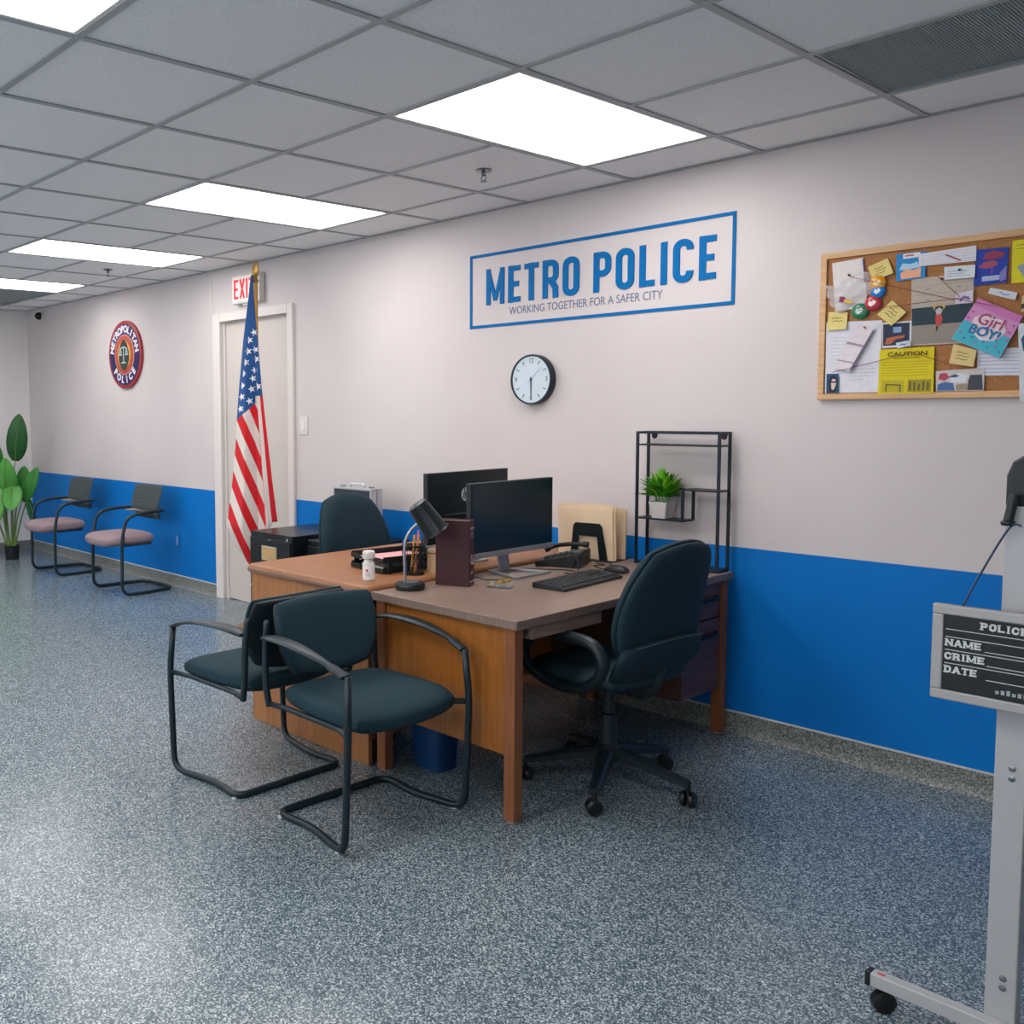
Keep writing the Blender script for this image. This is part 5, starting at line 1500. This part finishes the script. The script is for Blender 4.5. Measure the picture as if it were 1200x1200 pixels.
# ================================================================== METAL SHELF WITH PLANT
M_met = mat('black_metal', '#0e1e2a', 0.45, 0.2)
ex0, ex1, ey0, ey1, ez1 = -0.492, -0.090, -0.135, -0.032, 1.342
sh = thing('metal_shelf', 'black metal step shelf standing on the walnut desk by the wall', 'shelf', ((ex0+ex1)/2, (ey0+ey1)/2, az))
A, D, Z1 = (ex1-ex0)/2, (ey1-ey0)/2, ez1-az
r_ = 0.0055
for sx_ in (-1, 1):
    for sy_ in (-1, 1):
        MB().box(sx_*(A-r_)-r_, sx_*(A-r_)+r_, sy_*(D-r_)-r_, sy_*(D-r_)+r_, 0, Z1).build('post', M_met, sh)
for z in (Z1-2*r_,):
    for sy_ in (-1, 1): MB().box(-A+2*r_, A-2*r_, sy_*(D-r_)-r_*0.9, sy_*(D-r_)+r_*0.9, z, z+2*r_).build('top_rail', M_met, sh)
    for sx_ in (-1, 1): MB().box(sx_*(A-r_)-r_*0.9, sx_*(A-r_)+r_*0.9, -D+2*r_, D-2*r_, z, z+2*r_).build('top_rail', M_met, sh)
def plate(x0, x1, z, nm): MB().box(x0, x1, -D+0.001, D-0.001, z-0.007, z).build(nm, M_met, sh)
plate(-A+0.001, A-0.001, 1.284-az, 'top_plate'); plate(-A+0.001, A-0.001, 0.012, 'bottom_plate')
mx = -0.265-(ex0+ex1)/2
plate(-A+0.001, mx+0.011, 0.944-az, 'left_plate'); plate(mx, A-0.001, 1.086-az, 'right_plate')
for sy_ in (-1, 1): MB().box(mx, mx+0.011, sy_*(D-r_)-r_, sy_*(D-r_)+r_, 0.944-az, 1.079-az).build('riser', M_met, sh)
for sx_ in (-1, 1): MB().prism([(-0.016, 0), (0.016, 0), (0.012, -0.02), (0, -0.026), (-0.012, -0.02)], 0, 0.003, Matrix.Translation((sx_*(A-0.034), D-0.001, Z1-2*r_)) @ WALLM).build('hanger_tab', M_met, sh)

pl = thing('potted_plant', 'small bushy green plant in a white square pot on the metal shelf', 'plant', (-0.385, -0.083, 0.944))
pot = MB()
vs = [(x, y, 0) for x, y in rrect(-0.034, 0.034, -0.034, 0.034, 0.006, 2)]+[(x, y, 0.076) for x, y in rrect(-0.046, 0.046, -0.046, 0.046, 0.006, 2)]+[(x, y, 0.076) for x, y in rrect(-0.041, 0.041, -0.041, 0.041, 0.005, 2)]+[(x, y, 0.066) for x, y in rrect(-0.040, 0.040, -0.040, 0.040, 0.005, 2)]
n_ = 12
fs = [tuple(range(n_))]
for q in range(3):
    for k in range(n_): fs.append((q*n_+k, q*n_+(k+1) % n_, (q+1)*n_+(k+1) % n_, (q+1)*n_+k))
pot.add(vs, fs); pot.build('pot', mat('white_pot', '#c9c6c6', 0.4), pl)
MB().lathe([(0.040, 0.062), (0.036, 0.069), (0.001, 0.071)], 16).build('soil', mat('moss', '#3a3a28', 0.9), pl)
rg = random.Random(5)
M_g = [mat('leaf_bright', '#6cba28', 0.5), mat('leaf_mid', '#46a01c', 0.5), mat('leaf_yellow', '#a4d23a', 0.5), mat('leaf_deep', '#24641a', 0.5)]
def blade(mb, base, tip, wd, droop):
    base = Vector(base); tip = Vector(tip)
    side = (tip-base).cross(Vector((0, 0, 1)))
    side = side.normalized() if side.length > 1e-5 else Vector((1, 0, 0))
    n = 5
    L = []; R2 = []; C_ = []
    for i in range(n+1):
        f_ = i/n
        p = base.lerp(tip, f_)+Vector((0, 0, droop*math.sin(PI*f_)))
        w_ = wd*math.sin(PI*(0.12+0.88*f_))**0.8 if i < n else 0.0004
        L.append(p+side*w_); R2.append(p-side*w_); C_.append(p-Vector((0, 0, w_*0.4)))
    vs = L+C_+R2
    k = n+1
    fs = []
    for i in range(n):
        fs += [(i, i+1, k+i+1, k+i), (k+i, k+i+1, 2*k+i+1, 2*k+i)]
    mb.add(vs, fs)
for i in range(230):
    a = rg.uniform(0, 2*PI); e = rg.uniform(0.05, 1.45)
    r0 = rg.uniform(0, 0.028)
    b = Vector((r0*math.cos(a), r0*math.sin(a), 0.07))
    st = rg.uniform(0.2, 0.7)
    d = Vector((math.cos(a)*math.cos(e), math.sin(a)*math.cos(e)*0.72, math.sin(e)*0.95))
    Ln = rg.uniform(0.085, 0.150)
    c_ = Vector((0, 0, 0.095))
    p0_ = c_+d*Ln*st*0.7
    mb = MB(); blade(mb, p0_, c_+d*Ln, rg.uniform(0.007, 0.012), 0.008)
    if p0_.y+0.0 > 0.05: continue
    mb.v = [(x, min(y, 0.075), z) for x, y, z in mb.v]
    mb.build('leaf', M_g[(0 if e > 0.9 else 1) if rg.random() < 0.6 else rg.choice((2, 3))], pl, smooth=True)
st = MB()
for i in range(14):
    a = 2*PI*i/14; st.tube([(0.025*math.cos(a), 0.025*math.sin(a), 0.066), (0.04*math.cos(a+0.4), 0.035*math.sin(a+0.4), 0.115)], 0.0016, 5)
st.build('stems', M_g[1], pl)

# ================================================================== TALL PLANT
tp_ = thing('tall_potted_plant', 'tall broad leaved artificial plant in a small black pot in the far corner', 'plant', (-7.16, -0.475, 0))
MB().lathe([(0.062, 0), (0.066, 0.01), (0.074, 0.140), (0.068, 0.140), (0.064, 0.125), (0.001, 0.123)], 28).build('pot', mat('pot_black', '#15181a', 0.5), tp_, smooth=40)
MB().lathe([(0.063, 0.118), (0.04, 0.130), (0.001, 0.132)], 20).build('soil', mat('dark_soil', '#2a241c', 0.95), tp_)
M_l1 = mat('banana_leaf', '#2f7a2c', 0.45, var=0.25, vscale=6); M_l2 = mat('banana_leaf_pale', '#4f9440', 0.45, var=0.2, vscale=6); M_l3 = mat('banana_leaf_dark', '#1c5424', 0.45, var=0.2, vscale=6)
M_stem = mat('plant_stem', '#5e7a3c', 0.6)
def big_leaf(stem_pts, tip, wd, m, face):
    """stem tube then an oval leaf blade from the stem end to tip; face = direction the blade looks"""
    pts = spline(stem_pts, 6)
    stx = MB().tube(pts, [0.011-0.006*i/(len(pts)-1) for i in range(len(pts))], 8).build('stem', M_stem, tp_, smooth=True)
    b = Vector(stem_pts[-1]); tip = Vector(tip)
    ax = (tip-b); L = ax.length; ax.normalize()
    nf = Vector(face); nf = (nf-ax*nf.dot(ax)).normalized(); sd = ax.cross(nf)
    vs = []; fs = []
    n, mm = 16, 8
    for i in range(n+1):
        f_ = i/n
        w_ = wd*(math.sin(PI*min(1, 0.05+f_**0.85*0.95))**0.62)
        cpt = b+ax*L*f_+nf*(0.10*L*math.sin(PI*f_*0.9)*0.6)
        for j in range(mm+1):
            s_ = j/mm*2-1
            vs.append(cpt+sd*w_*s_-nf*(0.22*w_*abs(s_)**1.5)+nf*0.004*math.sin(28*f_+3*abs(s_))*abs(s_))
    for i in range(n):
        for j in range(mm):
            a = i*(mm+1)+j
            fs.append((a, a+1, a+mm+2, a+mm+1))
    mb = MB(); mb.add(vs, fs)
    lf = mb.build('leaf', m, tp_, smooth=True)
    so = lf.modifiers.new('thickness', 'SOLIDIFY'); so.thickness = 0.002
    MB().tube([b+ax*L*f_+nf*(0.06*L*math.sin(PI*f_*0.9)+0.003) for f_ in [k/10 for k in range(11)]], [0.005-0.004*k/10 for k in range(11)], 6).build('midrib', M_stem, lf, smooth=True)
S2 = 1111/8.9   # rough pixels per metre there, used only to size the crown
def lp_(dx, dz, d=0.0): return R_*dx+Fd*d+Vector((0, 0, dz))
big_leaf([lp_(0, 0.115), lp_(0.01, 0.5), lp_(0.03, 0.8), lp_(0.06, 0.98)], lp_(0.13, 1.45, 0.05), 0.105, M_l3, lp_(0.1, 0.2, 1))
big_leaf([lp_(-0.02, 0.115), lp_(-0.04, 0.4), lp_(-0.04, 0.58)], lp_(0.02, 1.02, 0.16), 0.12, M_l2, lp_(0, 0.3, 1))
big_leaf([lp_(0.02, 0.115), lp_(0.06, 0.4), lp_(0.12, 0.58)], lp_(0.31, 0.92, 0.08), 0.085, M_l1, lp_(-0.3, 0.2, 1))
big_leaf([lp_(0.0, 0.115), lp_(0.02, 0.5), lp_(0.04, 0.76, 0.06)], lp_(0.07, 0.50, 0.2), 0.105, M_l2, lp_(0.0, 0.3, 1))
big_leaf([lp_(-0.03, 0.115), lp_(-0.06, 0.5), lp_(-0.10, 0.72, 0.06)], lp_(-0.12, 0.33, 0.2), 0.10, M_l2, lp_(0.0, 0.3, 1))
big_leaf([lp_(-0.03, 0.115), lp_(-0.10, 0.6), lp_(-0.18, 0.85)], lp_(-0.12, 1.18, 0.05), 0.10, M_l1, lp_(0.3, 0.2, 1))
big_leaf([lp_(0.03, 0.115), lp_(0.10, 0.4), lp_(0.17, 0.62)], lp_(0.23, 0.30, 0.0), 0.05, M_l3, lp_(0.8, 0.2, 0.5))
big_leaf([lp_(0.0, 0.115, -0.03), lp_(0.04, 0.5, -0.05), lp_(0.10, 0.62, -0.06)], lp_(0.13, 0.93, -0.06), 0.08, M_l1, lp_(0.2, 0.2, 1))
big_leaf([lp_(-0.04, 0.115), lp_(-0.2, 0.6), lp_(-0.3, 0.9)], lp_(-0.42, 1.25, 0.1), 0.10, M_l1, lp_(0.3, 0.2, 1))

# ================================================================== STAND WITH THE BOOKING BOARD
M_al = mat('grey_aluminium', '#abadb0', 0.42, 0.2)
ds = thing('display_stand', 'grey aluminium stand with a wheeled foot at the right picture edge', 'stand', (1.357, -1.625, 0))
MB().box(-0.029, 0.029, -0.020, 0.020, 0.052, 1.235).build('post', M_al, ds, bevel=0.003)
for zc in (0.165, 0.64):
    for q in (0, 1):
        MB().lathe([(0.007, 0), (0.007, 0.002), (0.004, 0.003)], 12, on_wall(0.004, -0.020, zc+0.022*q)).build('bolt', M_chrome, ds, smooth=40)
ft = MB().box(-0.250, 0.27, -0.052, -0.0205, 0.060, 0.092).build('foot_bar', M_al, ds, bevel=0.002)
for s in (-1, 1):
    xe = -0.250 if s < 0 else 0.27
    MB().box(min(xe, xe+s*0.012), max(xe, xe+s*0.012), -0.053, -0.0195, 0.059, 0.093).build('end_cap', M_blk, ft, bevel=0.002)
MB().box(-0.238, -0.222, -0.042, -0.034, 0.0919, 0.0926).build('red_sticker', mat('sticker_red', '#b83a34', 0.5), ft)
for x in (-0.225, 0.245):
    c_ = MB()
    c_.lathe([(0.018, -0.015), (0.027, -0.009), (0.027, 0.009), (0.018, 0.015)], 20, Matrix.Translation((x, -0.036, 0.027)) @ Matrix.Rotation(0.8, 4, 'Z') @ Matrix.Rotation(PI/2, 4, 'X'))
    c_.tube([(x, -0.036, 0.03), (x, -0.036, 0.062)], 0.008, 8)
    c_.build('caster', mat('caster_black', '#0e1214', 0.35), ds, smooth=40)
MB().prism([(-0.030, 1.232), (0.040, 1.232), (0.040, 1.345), (0.0, 1.345), (-0.02, 1.330), (-0.030, 1.300)], 0.019, -0.034, WALLM).build('clamp_head', M_blk, ds, bevel=0.006, seg=3)
MB().tube([(-0.008, -0.040, 1.262), (-0.016, -0.046, 1.205)], 0.0095, 10).build('clamp_lever', M_blk, ds, smooth=40)
MB().lathe([(0.012, -0.005), (0.014, 0), (0.012, 0.005)], 14, Matrix.Translation((-0.016, -0.046, 1.200))).build('lever_knob', M_blk, ds, smooth=True)

# booking board, hung on a cord
bb = thing('booking_board', 'black board lettered POLICE NAME CRIME DATE in a grey frame hanging from a cord', 'sign board', (1.372, -1.688, 0.799))
bw, bh = 0.31, 0.213
hx = 0.157
M_bf = mat('board_frame_grey', '#a3a2a2', 0.4, 0.3)
Mb = Matrix.Rotation(math.radians(0.8), 4, 'Y')
MB().box(-hx+0.012, hx-0.012, -0.006, 0.006, 0.012, bh-0.012).build('black_panel', mat('board_black', '#10191f', 0.4), bb)
for (z0, z1) in ((0, 0.022), (bh-0.022, bh)): MB().box(-hx, hx, -0.010, 0.008, z0, z1).build('frame_rail', M_bf, bb, bevel=0.003)
for s in (-1, 1): MB().box(s*(hx-0.011)-0.011, s*(hx-0.011)+0.011, -0.0098, 0.0078, 0.022, bh-0.022).build('frame_stile', M_bf, bb, bevel=0.003)
M_lw = mat('board_white', '#c9ced0', 0.5)
def word(s, x, z, h_):
    for ch in s:
        wd = h_*{'M': 1.15, 'I': 0.5, 'E': 0.8, 'L': 0.78, 'N': 0.95, 'A': 0.95}.get(ch, 0.85)
        mb = MB(); letter(mb, ch, 0, wd, h_*0.24, WALLM, 0, 0.0012, h_*0.22, h_)
        mb.build('letter', M_lw, bb, loc=(x, -0.006, z)); x += wd+h_*0.16
def rule(x0, x1, z): MB().box(x0, x1, -0.0068, -0.006, z-0.0007, z+0.0007).build('ruled_line', M_lw, bb)
xl = -hx+0.026
word('POLICE', -0.066, 0.168, 0.0155)
rule(xl, hx-0.026, 0.159); rule(xl, hx-0.026, 0.142)
word('NAME', xl, 0.122, 0.0155); rule(xl+0.074, hx-0.026, 0.120)
rule(xl, hx-0.026, 0.113)
word('CRIME', xl, 0.092, 0.0155); rule(xl+0.078, hx-0.026, 0.090)
rule(xl, hx-0.026, 0.083)
word('DATE', xl, 0.062, 0.0155); rule(xl+0.078, hx-0.026, 0.059)
for i in range(14): MB().box(-0.035+0.010*i, -0.035+0.010*i+0.0062, -0.0066, -0.006, 0.0335, 0.0405+0.002*(i % 3)).build('small_print', mat('small_print', '#9aa3a6', 0.5), bb)
cd = MB().tube(spline([(1.366, -1.676, 1.196), (1.345, -1.678, 1.190), (1.300, -1.684, 1.09), (1.270, -1.688, 1.012)], 6), 0.0022, 6).build('hanging_cord', mat('cord_navy', '#2c3f58', 0.7), None, smooth=True)
tag(cd, 'thin dark cord from the stand clamp down to the booking board', 'cord')
